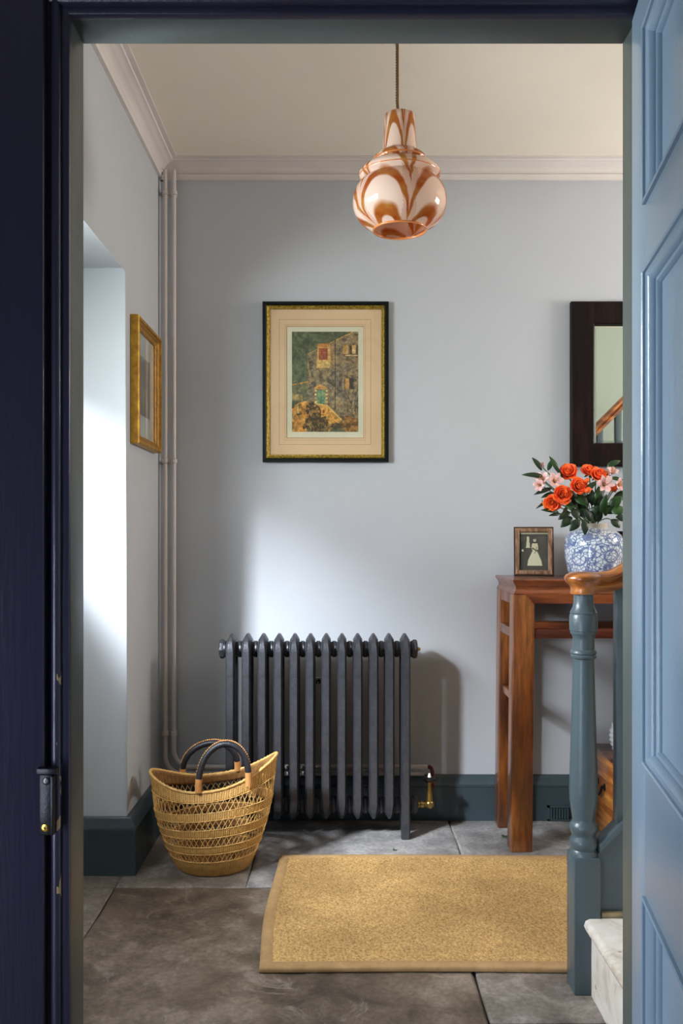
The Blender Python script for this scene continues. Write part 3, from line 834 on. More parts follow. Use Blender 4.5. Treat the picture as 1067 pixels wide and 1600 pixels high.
# treads and risers
RI, GO = .185, .187
SY0, SY1 = YF1+.001, 2.1495
for i in range(8):
    zt_ = RI*(i+1); xr = .600+GO*i
    y1 = SY1 if i else 2.1325
    bm = BM()
    prof = [(xr-.006, zt_-.032), (xr-.014, zt_-.026), (xr-.018, zt_-.016), (xr-.014, zt_-.005), (xr-.004, zt_), (xr+GO+.01, zt_), (xr+GO+.01, zt_-.032)]
    v0, v1 = prism(bm, prof, 'Y', SY0, y1); 
    if i == 0: box(bm, NX1+.001, xr+GO+.01, y1-.001, SY1, zt_-.032, zt_)
    build('tread', bm, 'marble', stair, 50)
    bm = BM(); box(bm, xr, xr+.016, SY0, y1, RI*i, zt_-.03); build('riser', bm, 'marble', stair, 0)
bm = BM(); box(bm, .600+GO*8, XR-.001, SY0, SY1, RI*8-.03, RI*8); build('landing', bm, 'marble', stair, 0)
bm = BM(); box(bm, NX1+.002, .79, 2.135, 2.1498, .186, .198, .003); build('scribe_strip', bm, 'strip', stair)

# ------------------------------------------------------------------ rug
RX_0, RX_1, RY_0, RY_1 = -.200, .79, 2.245, 3.035
rug = thing('rug', 'golden sisal rug with tan bound edge on the flagstones', 'rug', ((RX_0+RX_1)/2, (RY_0+RY_1)/2, .003))
def lx(y): 
    t = (y-RY_0)/(RY_1-RY_0); return RX_0-.011*math.sin(PI*t)*(1+.4*math.sin(5*t))
def fy(x): return RY_0+.003*math.sin(7*x)
def by(x): return RY_1+.006*math.sin(4*x+1)
nx, ny = 190, 150
verts = []; faces = []
inset = .016
for j in range(ny+1):
    for i in range(nx+1):
        s, t = i/nx, j/ny
        y = RY_0+inset+(RY_1-RY_0-2*inset)*t
        xl = lx(y)+inset; xr = RX_1-inset
        xx = xl+(xr-xl)*s
        yy = y+(1-t)*(fy(xx)-RY_0)+t*(by(xx)-RY_1)
        k = (j//6) % 2
        d = (i+(j if k else -j)) % 4
        h = .0138+(.0022 if d in (0, 1) else 0)+random.uniform(-.0006, .0010)
        verts.append((xx, yy, h))
for j in range(ny):
    for i in range(nx):
        a = j*(nx+1)+i; faces.append((a, a+1, a+nx+2, a+nx+1))
me = bpy.data.meshes.new('weave'); me.from_pydata(verts, [], faces); me.materials.append(MAT['sisal'])
for p in me.polygons: p.use_smooth = True
o = bpy.data.objects.new('weave', me); C.objects.link(o); attach(o, rug)
loop = []
for i in range(20): x = RX_0+(RX_1-RX_0)*i/20; loop.append((max(x, lx(RY_0)), fy(x)))
for i in range(12): loop.append((RX_1, RY_0+(RY_1-RY_0)*i/12))
for i in range(20): x = RX_1-(RX_1-RX_0)*i/20; loop.append((x, by(x)))
for i in range(16): y = RY_1-(RY_1-RY_0)*i/16; loop.append((lx(y), y))
bm = BM()
# binding: folded tape section swept round the edge, mitred at corners
cx_, cy_ = (RX_0+RX_1)/2, (RY_0+RY_1)/2
prof = [(0, .003), (-.001, .010), (.003, .0150), (.010, .0165), (.030, .0165), (.033, .013), (.033, .003)]
rings = []
for d, z in prof:
    rg = []
    for k, (x, y) in enumerate(loop):
        a, b = Vector(loop[k-1]), Vector(loop[(k+1) % len(loop)]); c0 = Vector((x, y))
        e1 = (c0-a).normalized(); e2 = (b-c0).normalized()
        n1 = Vector((-e1.y, e1.x)); n2 = Vector((-e2.y, e2.x)); m_ = (n1+n2).normalized(); m_ = m_/max(.4, m_.dot(n1))
        rg.append(bm.verts.new((x+m_.x*d, y+m_.y*d, z)))
    rings.append(rg)
for A, B in zip(rings, rings[1:]+rings[:1]):
    for k in range(len(loop)): bm.faces.new((A[k], A[(k+1) % len(loop)], B[(k+1) % len(loop)], B[k]))
o = build('binding', bm, 'binding', rug, 50); o['label'] = 'plain tan tape binding'
bm = BM(); bm.faces.new([bm.verts.new((x, y, .0032)) for x, y in loop]); 
r_ = bmesh.ops.extrude_face_region(bm, geom=list(bm.faces)); bmesh.ops.translate(bm, vec=(0, 0, .006), verts=[v for v in r_['geom'] if isinstance(v, bmesh.types.BMVert)])
build('backing', bm, 'binding', rug, 0)

# ------------------------------------------------------------------ basket
BXc, BYc = PX(334, 2.985), 2.985
bk = thing('basket', 'woven straw shopping basket with black leather handles in the corner', 'basket', (BXc, BYc, 0))
ZR = .262
def ab(s):   # half axes against height share
    k = [(0, .118, .112), (.03, .124, .118), (.15, .140, .132), (.35, .162, .144), (.6, .183, .146), (.8, .196, .136), (1, .208, .112)]
    for (s0, a0, b0), (s1, a1, b1) in zip(k[:-1], k[1:]):
        if s <= s1:
            t = (s-s0)/(s1-s0); t = t*t*(3-2*t)*.3+t*.7; return a0+(a1-a0)*t, b0+(b1-b0)*t
    return k[-1][1], k[-1][2]
def rimz(th):
    c = math.cos(th)
    return .010+ (.068*abs(c)**2.2)
def bpt(s, th, dr=0.0):
    a, b = ab(s)
    q = max(0, (s-.80)/.20)
    c, sn = math.cos(th), math.sin(th)
    z = s*ZR+q*rimz(th)
    z += s*.135*a*c                     # leans up to the right
    ex = 1+.03*q*max(0, abs(c)-.6)
    return Vector((BXc+(a*ex+dr)*c, BYc+(b+dr)*sn, max(z, .002)))
opens = [(.055/ZR, .083/ZR), (.107/ZR, .136/ZR), (.161/ZR, .189/ZR), (.212/ZR, .238/ZR)]
solids = [(0, opens[0][0])]+[(opens[i][1], opens[i+1][0]) for i in range(3)]+[(opens[3][1], 1.0)]
NT_ = 288
for s0, s1 in solids:
    bm = BM(); uvl = bm.loops.layers.uv.verify()
    nr = max(4, int((s1-s0)*60))
    g = []
    for j in range(nr+1):
        s = s0+(s1-s0)*j/nr
        g.append([bm.verts.new(bpt(s, 2*PI*k/NT_, .0012*math.sin(k*PI/2+(PI*.5 if j % 2 else 0)))) for k in range(NT_)])
    for j in range(nr):
        for k in range(NT_):
            f = bm.faces.new((g[j][k], g[j][(k+1) % NT_], g[j+1][(k+1) % NT_], g[j+1][k]))
            for lp, (kk, jj) in zip(f.loops, ((k, j), (k+1, j), (k+1, j+1), (k, j+1))):
                lp[uvl].uv = (kk/NT_*60, (s0+(s1-s0)*jj/nr)*11)
    if s0 == 0: bm.faces.new(list(reversed(g[0])))
    o = build('woven_band', bm, 'straw', bk, 60, recalc=True); o.data.materials.append(MAT['straw_in_shade'])
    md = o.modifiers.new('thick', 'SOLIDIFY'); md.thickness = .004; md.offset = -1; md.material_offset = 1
for s0, s1 in opens:
    bm = BM(); N = 62; r = random.Random(int(s0*1000))
    for d in (1, -1):
        for k in range(N):
            th = 2*PI*(k+r.uniform(-.15, .15))/N; dt = d*2*PI/N*1.15
            tube(bm, [bpt(s0-.012, th, .0004*d), bpt((s0+s1)/2, th+dt/2, .0008*d-.0005), bpt(s1+.012, th+dt, .0004*d)], .0011, 4, cap=False)
    for q in (.0, 1.0):
        s = s0+(s1-s0)*q
        tube(bm, [bpt(s, 2*PI*k/96, .0008) for k in range(96)], .0017, 5, closed=True)
    o = build('lattice_band', bm, 'straw2', bk, 60); o['kind'] = 'stuff'
bm = BM()
tube(bm, [bpt(1.0, 2*PI*k/144)+Vector((0, 0, .001+.0012*(k % 2))) for k in range(144)], [.0042+.0009*(k % 2) for k in range(144)], 8, closed=True)
o = build('rim', bm, 'straw2', bk, 70); o['label'] = 'wrapped straw rim'
def handle(xa, xb, ya, peakz, yb_, lab):
    h = []
    za = ZR+.015
    A = Vector((xa, ya, za+.135*(xa-BXc)*1.0)); B = Vector((xb, ya, za+.135*(xb-BXc)))
    mid = (A+B)/2
    pts = []
    for k in range(25):
        a = PI*(1-k/24)
        v = max(0, math.sin(a))**.9; u = math.cos(a)*(1+.10*v)
        base = mid+(B-A)/2*u
        hh = peakz-mid.z
        pts.append(Vector((base.x, ya+yb_*v, base.z+hh*v)))
    bm = BM(); tube(bm, pts[2:23], [.0100+.0006*(k % 2) for k in range(21)], 10); ho = build('handle', bm, 'leather', bk, 60); ho['label'] = lab
    for seg in (pts[0:3], pts[22:25]):
        pp = [Vector(p) for p in seg]
        bm = BM(); tube(bm, pp, [.0112, .0116, .0112], 10); o = build('handle_end', bm, 'tan', ho, 60); o['label'] = 'tan leather handle end'
    bm = BM()
    cen = mid
    for k in range(3, 21):
        for q in (0, .5):
            p = pts[k].lerp(pts[k+1], q); d = (p-cen); d.y = 0; d.normalize()
            sphere(bm, p+d*.0105+Vector((0, .003 if yb_ > 0 else .003, 0)), .0036, 6, 4)
    build('lacing', bm, 'tan', ho, 60, recalc=False)
handle(PX(310, 2.87), PX(388, 2.87), 2.872, PZ(1163, 2.88), .012, 'front black leather handle')
handle(PX(284, 3.07), PX(371, 3.09), 3.092, PZ(1161, 3.08), -.012, 'rear black leather handle')

# ------------------------------------------------------------------ altar table
tb = thing('altar_table', 'tall narrow reddish wood altar table against the back wall', 'table', (1.08, 3.26, 0))
TX0, TX1, TY0, TY1 = .600, 1.56, 3.092, 3.445
ZT = .944
def tab_ring(bm, prof):
    # prof (inset, z): rings round the whole table edge
    rings = []
    for d, z in prof:
        rings.append([bm.verts.new((x, y, z)) for x, y in ((TX0+d, TY0+d), (TX1-d, TY0+d), (TX1-d, TY1-d*.3), (TX0+d, TY1-d*.3))])
    for A, B in zip(rings[:-1], rings[1:]):
        for k in range(4): bm.faces.new((A[k], A[(k+1) % 4], B[(k+1) % 4], B[k]))
    bm.faces.new(rings[0]); bm.faces.new(list(reversed(rings[-1])))
bm = BM(); tab_ring(bm, [(0.002, ZT), (0, ZT-.002), (0.0, ZT-.006), (.004, ZT-.014), (.010, ZT-.022), (.012, ZT-.027)]); build('table_top', bm, 'mahogx', tb, 30)
bm = BM(); tab_ring(bm, [(.012, ZT-.0275), (.012, ZT-.036), (.008, ZT-.042), (.004, ZT-.049), (.004, ZT-.051)]); build('waist', bm, 'mahogx', tb, 30)
def leg(xa, xb, ya, yb, sx, sy):
    bm = BM()
    z1 = ZT-.0515
    top = [(xa, ya), (xb, ya), (xb, yb), (xa, yb)]
    bot = [(x+sx*.009, y+sy*.004) for x, y in top]
    v1 = [bm.verts.new((x, y, z1)) for x, y in top]; v0 = [bm.verts.new((x, y, 0)) for x, y in bot]
    fs = [bm.faces.new(v1), bm.faces.new(list(reversed(v0)))]
    for i in range(4): fs.append(bm.faces.new((v0[i], v0[(i+1) % 4], v1[(i+1) % 4], v1[i])))
    bmesh.ops.bevel(bm, geom=list({e for f in fs for e in f.edges}), offset=.004, segments=2, affect='EDGES', profile=.5)
    build('leg', bm, 'mahog', tb, 40)
LW, LD = .074, .076
leg(TX0+.003, TX0+.003+LW, TY0+.006, TY0+.006+LD, -1, -.2)
leg(TX0+.003, TX0+.003+LW, TY1-.09, TY1-.014, -1, 0)
leg(TX1-.003-LW, TX1-.003, TY0+.006, TY0+.006+LD, 1, -.2)
leg(TX1-.003-LW, TX1-.003, TY1-.09, TY1-.014, 1, 0)
def apron_front(y0, y1):
    zt_, zb_ = ZT-.0515, ZT-.0915+.008
    bm = BM(); x0, x1 = TX0+.003+LW, TX1-.003-LW
    prism(bm, [(x0-.034, zt_), (x0-.030, zt_-.002), (x0-.002, zb_-.004), (x0+.001, zb_), (x1-.001, zb_), (x1+.002, zb_-.004), (x1+.030, zt_-.002), (x1+.034, zt_)], 'Y', y0, y1)
    build('apron', bm, 'mahogx', tb, 40)
apron_front(TY0+.0035, TY0+.03)
bm = BM(); box(bm, TX0+.07, TX1-.07, TY1-.04, TY1-.02, ZT-.09, ZT-.0515, .002); build('apron', bm, 'mahogx', tb)
for xx in (TX0+.006, TX1-.032):
    bm = BM(); box(bm, xx, xx+.026, TY0+.08, TY1-.088, ZT-.088, ZT-.0515, .002); build('apron', bm, 'mahogx', tb)
for y0, y1 in ((TY0+.012, TY0+.055), (TY1-.075, TY1-.03)):
    bm = BM(); box(bm, TX0+.074, TX1-.074, y0, y1, .739, .771, .003); build('stretcher', bm, 'mahogx', tb)
for xx in (TX0+.002, TX1-.04):
    bm = BM(); box(bm, xx, xx+.036, TY0+.079, TY1-.088, .738, .772, .003); build('stretcher', bm, 'mahog', tb)
    bm = BM(); box(bm, xx+.006, xx+.030, TY0+.078, TY1-.088, .512, .540, .003); build('stretcher', bm, 'mahog', tb)

# ------------------------------------------------------------------ chest under the table, jar on it
ch = thing('wooden_chest', 'small orange brown wooden chest with drop handle under the altar table', 'chest', (1.2, 3.29, 0))
cx0, cx1, cy0, cy1, czt = .968, 1.42, 3.185, 3.42, .302
bm = BM(); box(bm, cx0, cx1, cy0, cy1, .0, czt-.014, .002); build('carcass', bm, 'chest', ch)
bm = BM(); box(bm, cx0-.004, cx1+.004, cy0-.004, cy1, czt-.014, czt, .003); build('lid', bm, 'chesttop', ch)
bm = BM()
hy0, hy1, hz = 3.268, 3.352, .178
for y in (hy0, hy1): lathe(bm, [(.014, cx0), (.013, cx0-.003), (.006, cx0-.006), (.006, cx0-.013), (.0001, cx0-.016)], (y, hz), 12, axis='X')
tube(bm, smooth_pts([(cx0-.012, hy0, hz), (cx0-.013, hy0+.006, hz-.02), (cx0-.014, (hy0+hy1)/2, hz-.036), (cx0-.013, hy1-.006, hz-.02), (cx0-.012, hy1, hz)], 4), .0048, 8)
o = build('drop_handle', bm, 'blackmetal', ch); o['label'] = 'dark metal drop handle'
bm = BM()
jx, jy = 1.055, 3.30
pf = []
for k in range(25):
    t = k/24; z = czt+.002+t*.10
    r0 = .046+.012*math.sin(t*PI*.9)+.0022*math.sin(t*PI*12) if t < .8 else .052-.004*(t-.8)/.2+.004*((t-.8)/.2)**2
    pf.append((r0, z))
lathe(bm, [(.0001, czt+.001), (.040, czt+.001)]+pf+[(.048, czt+.103), (.042, czt+.09), (.04, czt+.03), (.0001, czt+.02)], (jx, jy), 32)
tag(build('ceramic_jar', bm, 'white_ceramic', None, 60), 'white ribbed ceramic jar standing on the wooden chest', 'jar')

# ------------------------------------------------------------------ photograph in a standing frame
pfm = thing('photo_frame', 'standing wooden photo frame with sepia wedding photograph on the altar table', 'photo frame', (PX(834, 3.32), 3.32, ZT))
lean = Matrix.Translation((PX(834, 3.345), 3.345, ZT+.0005)) @ Matrix.Rotation(math.radians(-9), 4, 'Z') @ Matrix.Rotation(math.radians(-8), 4, 'X')
ff = lambda u, v, h: tuple(lean @ Vector((u, -h, v)))
fw, fh = .146, .184
bm = BM(); ringframe(bm, -fw/2, fw/2, 0, fh, [(0, 0), (0, .011), (.002, .013), (.0045, .013), (.005, .0125), (.005, .0)], ff); build('frame_edge', bm, 'bronze_edge', pfm, 30)
bm = BM(); ringframe(bm, -fw/2+.005, fw/2-.005, .005, fh-.005, [(0, .001), (0, .0125), (.003, .015), (.012, .015), (.016, .011), (.0165, .001)], ff); build('frame', bm, 'coppery', pfm, 30)
bm = BM(); slab(bm, -fw/2+.004, fw/2-.004, .004, fh-.004, -.004, .002, ff); build('backing', bm, 'darkwood', pfm, 0)
D = Draw(58, 74, 0, 220, 0, 310, (74, 68, 60))
nz_ = D.fbm(6, 11); D.a *= (.75+.5*nz_)[..., None]
D.rect(150, 30, 215, 80, (96, 92, 84), .5); D.rect(0, 250, 220, 310, (70, 64, 58), .6)
cream = (226, 214, 180)
D.poly([(58, 45), (74, 45), (82, 125), (50, 125)], cream); D.ell(66, 42, 9, 11, cream)
D.ell(118, 62, 12, 15, (214, 200, 168)); D.ell(116, 50, 11, 6, (90, 78, 64))
D.poly([(98, 88), (140, 88), (146, 130), (134, 150), (102, 150), (92, 125)], cream)
D.poly([(102, 148), (134, 148), (168, 230), (176, 272), (60, 272), (66, 225)], (232, 222, 190))
D.line([(100, 128), (150, 160)], 10, (80, 72, 62)); D.line([(134, 120), (118, 170)], 5, (70, 62, 54)); D.ell(24, 148, 7, 10, cream); D.line([(0, 6), (220, 6)], 9, (200, 188, 158))
for k in range(5): D.line([(112+k*6, 155), (85+k*22, 268)], 2, (206, 194, 160), .5)
print_sheet('photograph', D.a, -fw/2+.021, fw/2-.021, .021, fh-.021, .0045, ff, pfm, .5)
bm = BM(); slab(bm, -fw/2+.020, fw/2-.020, .020, fh-.020, .007, .0082, ff); build('glass_pane', bm, 'glass', pfm, 0)

# dark box behind the vase
bm = BM(); box(bm, PX(966, 3.37), PX(966, 3.37)+.16, 3.36, 3.40, ZT+.0005, ZT+.155, .003)
bd = tag(build('dark_box', bm, 'darkwood'), 'dark brown upright box behind the blue and white vase', 'box')
bm = BM(); box(bm, PX(966, 3.37)-.002, PX(966, 3.37)+.162, 3.358, 3.402, ZT+.1552, ZT+.168, .003); build('lid', bm, 'darkwood', bd)

# ------------------------------------------------------------------ vase
VX, VY = PX(928, 3.245), 3.245
vase = thing('vase', 'blue and white porcelain jar holding the flowers on the altar table', 'vase', (VX, VY, ZT))
vz = lambda y: PZ(y, VY)
k_ = VY/F
prof = [(.0001, ZT+.004), (.030, ZT+.001), (37*k_, ZT+.0005), (38*k_, vz(897)), (41*k_, vz(888)), (43.8*k_, vz(875)), (45.2*k_, vz(862)), (45.4*k_, vz(853)), (44.2*k_, vz(844)), (40.5*k_, vz(836)), (33*k_, vz(830)), (25*k_, vz(827)), (20.5*k_, vz(825.5))]
sm = [(p.x, p.y) for p in smooth_pts([(a, b, 0) for a, b in prof[2:]], 4)]
bm = BM(); lathe(bm, [(.0001, ZT+.004)]+sm, (VX, VY), 64, uvscale=(12, 23), cap=False); build('body', bm, 'porcelain', vase, 60)
bm = BM(); lathe(bm, [(20.5*k_, vz(826)), (20*k_, vz(822)), (20.8*k_, vz(819.5)), (20.2*k_, vz(818)), (18*k_, vz(818.5)), (17.5*k_, vz(826)), (30*k_, vz(836)), (38*k_, vz(860)), (30*k_, vz(890)), (.0001, ZT+.012)], (VX, VY), 48, cap=False)
o = build('neck_rim', bm, 'bare_rim', vase, 60); o['label'] = 'plain unglazed neck rim'

# ------------------------------------------------------------------ flowers
def leaf_bm(bm, base, tip, width, fold=.25, droop=.0, n=6, up=None):
    base, tip = Vector(base), Vector(tip); d = tip-base; L = d.length; t = d.normalized()
    cam_dir = Vector((0, -1, .35)) if up is None else Vector(up)
    s = t.cross(cam_dir); s = s.normalized() if s.length > 1e-4 else Vector((1, 0, 0)); nrm = s.cross(t)
    rows_ = []
    for i in range(n+1):
        q = i/n; wd = width*math.sin(PI*min(1, q*.93+.05))**.8*(1-.25*q)
        c = base+d*q+nrm*(droop*L*math.sin(PI*q))
        rows_.append([bm.verts.new(c+s*wd/2+nrm*wd*fold), bm.verts.new(c), bm.verts.new(c-s*wd/2+nrm*wd*fold)])
    for A, B in zip(rows_[:-1], rows_[1:]):
        for k in range(2): bm.faces.new((A[k], A[k+1], B[k+1], B[k]))
def leaf(base, tip, width, mat, parent, fold=.25, droop=.05, name='leaf', up=None):
    bm = BM(); leaf_bm(bm, base, tip, width, fold, droop, up=up)
    o = build(name, bm, mat, parent, 60, recalc=False)
    md = o.modifiers.new('thick', 'SOLIDIFY'); md.thickness = .0008
    return o
MOUTH = Vector((VX, VY, vz(822)))
def stem_to(head, r, parent, bulge=0, seed=0, stop=.0):
    rr = random.Random(seed)
    a = MOUTH+Vector((rr.uniform(-.022, .022), rr.uniform(-.022, .022), -.06))
    b = MOUTH+Vector(((head.x-VX)*.12+rr.uniform(-.006, .006), rr.uniform(-.014, .014), .004))
    m = b.lerp(head, .55)+Vector((0, 0, .012))
    pts = smooth_pts([a, b, m, head], 5)
    bm = BM(); tube(bm, pts, r, 6); build('stem', bm, 'stem', parent, 60)
    return pts
def rose_head(bm, c, axis, R, seed):
    rr = random.Random(seed); q = Vector(axis).to_track_quat('Z', 'Y').to_matrix()
    layers = [(3, .10, .95, .10), (4, .25, 1.0, .25), (5, .45, .92, .5), (6, .72, .72, .85), (7, 1.0, .42, 1.15)]
    for li, (n, rad_, top, flare) in enumerate(layers):
        off = rr.uniform(0, 6)
        for k in range(n):
            a0 = off+2*PI*k/n+rr.uniform(-.2, .2); span = 2*PI/n*.72; jr = rr.uniform(.84, 1.12); jt = rr.uniform(-.16, .14)*min(1, rad_*1.6)
            g = []
            for j in range(5):
                v = j/4
                row = []
                for i in range(5):
                    u = i/4*2-1
                    a = a0+u*span
                    rr_ = R*(rad_*.25+(rad_*.78)*math.sin(min(1, v*1.05)*PI/2)**.8 + flare*.10*max(0, v-.7)/.3*(1-.3*u*u)+.02*u)
                    rr_ *= 1+(jr-1)*v; rr_ += R*.10*flare*v**3*(1-abs(u))**2
                    z = R*(-.55+(top+jt+.55)*v-.26*abs(u)**1.5*v*top - (flare*.16 if v > .9 else 0))
                    p = Vector((rr_*math.cos(a), rr_*math.sin(a), z))
                    row.append(bm.verts.new(Vector(c)+q @ p))
                g.append(row)
            for j in range(4):
                for i in range(4): bm.faces.new((g[j][i], g[j][i+1], g[j+1][i+1], g[j+1][i]))
def rose(px, py, Y, R, axis, label, seed, leaves=()):
    c = P(px, py, Y)
    t = thing('rose', label, 'rose', tuple(MOUTH), 'orange roses in the vase')
    bm = BM(); rose_head(bm, c, axis, R, seed)
    o = build('bloom', bm, 'rose', t, 80, recalc=False); md = o.modifiers.new('thick', 'SOLIDIFY'); md.thickness = .0007
    ax = Vector(axis).normalized(); foot = c-ax*R*.55
    bm = BM(); sphere(bm, foot, R*.22, 8, 6)
    for k in range(5):
        a = 2*PI*k/5; q = ax.to_track_quat('Z', 'Y').to_matrix()
        d = q @ Vector((math.cos(a), math.sin(a), -.15)); leaf_bm(bm, foot, foot+d*R*.9, R*.35, .1, n=4)
    build('calyx', bm, 'leaf', t, 60, recalc=False)
    stem_to(foot, .0022, t, seed=seed)
    for (bx, by_, bY, tx, ty, tY, wd, mt) in leaves: leaf(P(bx, by_, bY), P(tx, ty, tY), wd, mt, t)
    return t
cf = Vector((0, -1, .1))
rose(863, 785, 3.150, .0275, (-.45, -1, -.25), 'orange rose lowest at the left of the bouquet, facing out', 1, [(872, 800, 3.17, 845, 797, 3.15, .02, 'leaf'), (876, 803, 3.17, 857, 806, 3.15, .016, 'leafdark')])
rose(879, 773, 3.135, .0285, (-.1, -1, .15), 'large open orange rose just right of the lowest one', 2, [(886, 792, 3.15, 878, 806, 3.13, .016, 'leafred')])
rose(887, 738, 3.18, .0270, (-.2, -.9, .5), 'orange rose at the top left, between pink flowers and the mirror', 3, [(893, 745, 3.18, 903, 733, 3.18, .012, 'leafdark')])
rose(904, 760, 3.13, .0270, (.05, -1, .3), 'orange rose in the middle of the bouquet', 4, [(905, 775, 3.14, 918, 789, 3.12, .026, 'leafdark'), (912, 770, 3.13, 932, 752, 3.13, .024, 'leaf')])
rose(921, 736, 3.20, .0255, (-.1, -.8, .7), 'orange rose topmost in the bouquet, below the mirror', 5)
rose(934, 742, 3.16, .0255, (.25, -.9, .5), 'orange rose touching the topmost rose on its right', 6)
def bud(px, py, Y, R, axis, label, seed):
    c = P(px, py, Y); t = thing('rose_bud', label, 'rose bud', tuple(MOUTH), 'orange rose buds in the vase')
    ax = Vector(axis).normalized(); q = ax.to_track_quat('Z', 'Y').to_matrix()
    bm = BM(); pr_ = [(.0001, -.9*R), (.5*R, -.75*R), (.85*R, -.2*R), (.75*R, .4*R), (.4*R, .95*R), (.12*R, 1.1*R)]
    lathe(bm, pr_, (0, 0), 12, xf=Matrix.Translation(c) @ q.to_4x4())
    for k in range(3):
        a = 2*PI*k/3; leaf_bm(bm, c-ax*R*.7, c+ax*R*1.2+q @ Vector((math.cos(a), math.sin(a), 0))*R*.5, R*1.1, -.3, n=4)
    build('bloom', bm, 'rose', t, 60, recalc=False)
    bm = BM()
    for k in range(5):
        a = 2*PI*k/5; leaf_bm(bm, c-ax*R*.95, c+q @ Vector((math.cos(a), math.sin(a), .3))*R*1.1, R*.45, .1, n=4)
    build('calyx', bm, 'leaf', t, 60, recalc=False)
    stem_to(c-ax*R*.9, .0018, t, seed=seed)
bud(918, 766, 3.11, .0125, (.6, -.7, .4), 'small orange rose bud below the middle rose', 21)
bud(917, 751, 3.12, .009, (.3, -.6, .9), 'tiny orange bud right above the middle rose', 22)
bud(959, 763, 3.15, .0155, (.2, -1, .1), 'red orange bud tucked between pink flowers at right', 23)
bud(835, 742, 3.22, .0090, (-.8, -.5, .3), 'tiny orange bud at the far left of the bouquet', 24)
def lily(px, py, Y, R, axis, label, seed, openk=1.0, leaves=()):
    rr = random.Random(seed); c = P(px, py, Y)
    t = thing('alstroemeria', label, 'flower', tuple(MOUTH), 'pink alstroemeria in the vase')
    ax = Vector(axis).normalized(); q = ax.to_track_quat('Z', 'Y').to_matrix()
    bm = BM()
    for k in range(6):
        a = 2*PI*k/6+rr.uniform(-.12, .12)+seed; inner = k % 2
        d = Vector((math.cos(a), math.sin(a), 0)); s = Vector((-math.sin(a), math.cos(a), 0))
        g = []
        wd = R*(.25 if inner else .36)
        for j in range(6):
            v = j/5
            rad_ = R*(.08+v*(.92*openk)); z = R*(-.75+1.0*v**.6+(-.18*v**3))
            ww = wd*(math.sin(PI*(v*.86+.07)))**.8
            g.append([bm.verts.new(c+q @ (d*rad_+s*ww*u+Vector((0, 0, z-abs(u)*-.08*R)))) for u in (-1, -.45, .45, 1)])
        for j in range(5):
            for i in range(3): bm.faces.new((g[j][i], g[j][i+1], g[j+1][i+1], g[j+1][i]))
    o = build('petals', bm, 'lily', t, 70, recalc=False); md = o.modifiers.new('thick', 'SOLIDIFY'); md.thickness = .0007
    bm = BM()
    for k in range(5):
        a = 2*PI*k/5+seed; e = c+q @ Vector((.22*R*math.cos(a), .22*R*math.sin(a), .35*R))
        tube(bm, [c-ax*R*.6, e], .0008, 4); sphere(bm, e, .0018, 6, 4)
    build('stamens', bm, 'lilyc', t, 60, recalc=False)
    stem_to(c-ax*R*.72, .0020, t, seed=seed+40)
    for (bx, by_, bY, tx, ty, tY, wd, mt) in leaves: leaf(P(bx, by_, bY), P(tx, ty, tY), wd, mt, t)
lily(847, 747, 3.17, .0265, (-.5, -.8, .4), 'pink alstroemeria at the left, beside the long pointed leaf', 1, leaves=[(850, 745, 3.18, 815, 742, 3.18, .022, 'leafdark'), (846, 735, 3.19, 831, 715, 3.19, .022, 'leafdark')])
lily(868, 750, 3.15, .0300, (.1, -1, .3), 'pink alstroemeria left of the two clustered roses, largest of the left group', 2, leaves=[(872, 738, 3.18, 858, 713, 3.18, .022, 'leaf'), (880, 748, 3.17, 861, 722, 3.18, .016, 'leafdark')])
lily(842, 758, 3.15, .0245, (-.7, -.9, -.1), 'pink alstroemeria lowest in the left group', 3, .9, leaves=[(862, 763, 3.16, 834, 773, 3.15, .020, 'leafdark'), (866, 770, 3.17, 845, 778, 3.16, .018, 'leafdark')])
lily(847, 726, 3.20, .0185, (-.4, -.3, 1), 'half open pink alstroemeria bud topmost at the left', 4, .55, leaves=[(856, 735, 3.2, 862, 718, 3.2, .02, 'leaf')])
lily(946, 756, 3.12, .0320, (.0, -1, .1), 'fully open pink alstroemeria at the right front', 5)
lily(957, 735, 3.17, .0265, (.3, -.6, .8), 'pink alstroemeria highest at the right, below the mirror', 6, .9, leaves=[(948, 729, 3.18, 969, 720, 3.18, .024, 'leaf'), (953, 747, 3.16, 974, 751, 3.15, .018, 'leaf')])
lily(948, 740, 3.16, .0200, (-.3, -.8, .6), 'small pink alstroemeria between the rose pair and the open flower', 7, .8)
lily(969, 757, 3.14, .0260, (.5, -1, .2), 'pink alstroemeria at the far right edge by the door jamb', 8, .9)
def sprig(label, seed, tip, leaves, nm='foliage_stem'):
    t = thing(nm, label, 'foliage', tuple(MOUTH), 'green foliage in the vase')
    stem_to(P(*tip), .0018, t, seed=seed)
    for (bx, by_, bY, tx, ty, tY, wd, mt) in leaves: leaf(P(bx, by_, bY), P(tx, ty, tY), wd, mt, t, fold=.15)
sprig('drooping leafy stem over the left lip of the vase', 61, (884, 800, 3.14), [
 (893, 808, 3.13, 876, 824, 3.12, .036, 'leafdark'), (890, 800, 3.14, 872, 812, 3.13, .030, 'leafdark'), (905, 812, 3.11, 890, 830, 3.105, .036, 'leafdark'), (895, 795, 3.13, 902, 812, 3.11, .036, 'leafdark'),
 (912, 812, 3.1, 914, 836, 3.09, .03, 'leafdark'), (885, 786, 3.15, 898, 800, 3.13, .032, 'leaf')])
sprig('thin dark leaves trailing at the left below the roses', 62, (850, 786, 3.18), [(866, 776, 3.18, 837, 795, 3.17, .015, 'leafdark'), (858, 792, 3.18, 846, 782, 3.18, .014, 'leaf')])
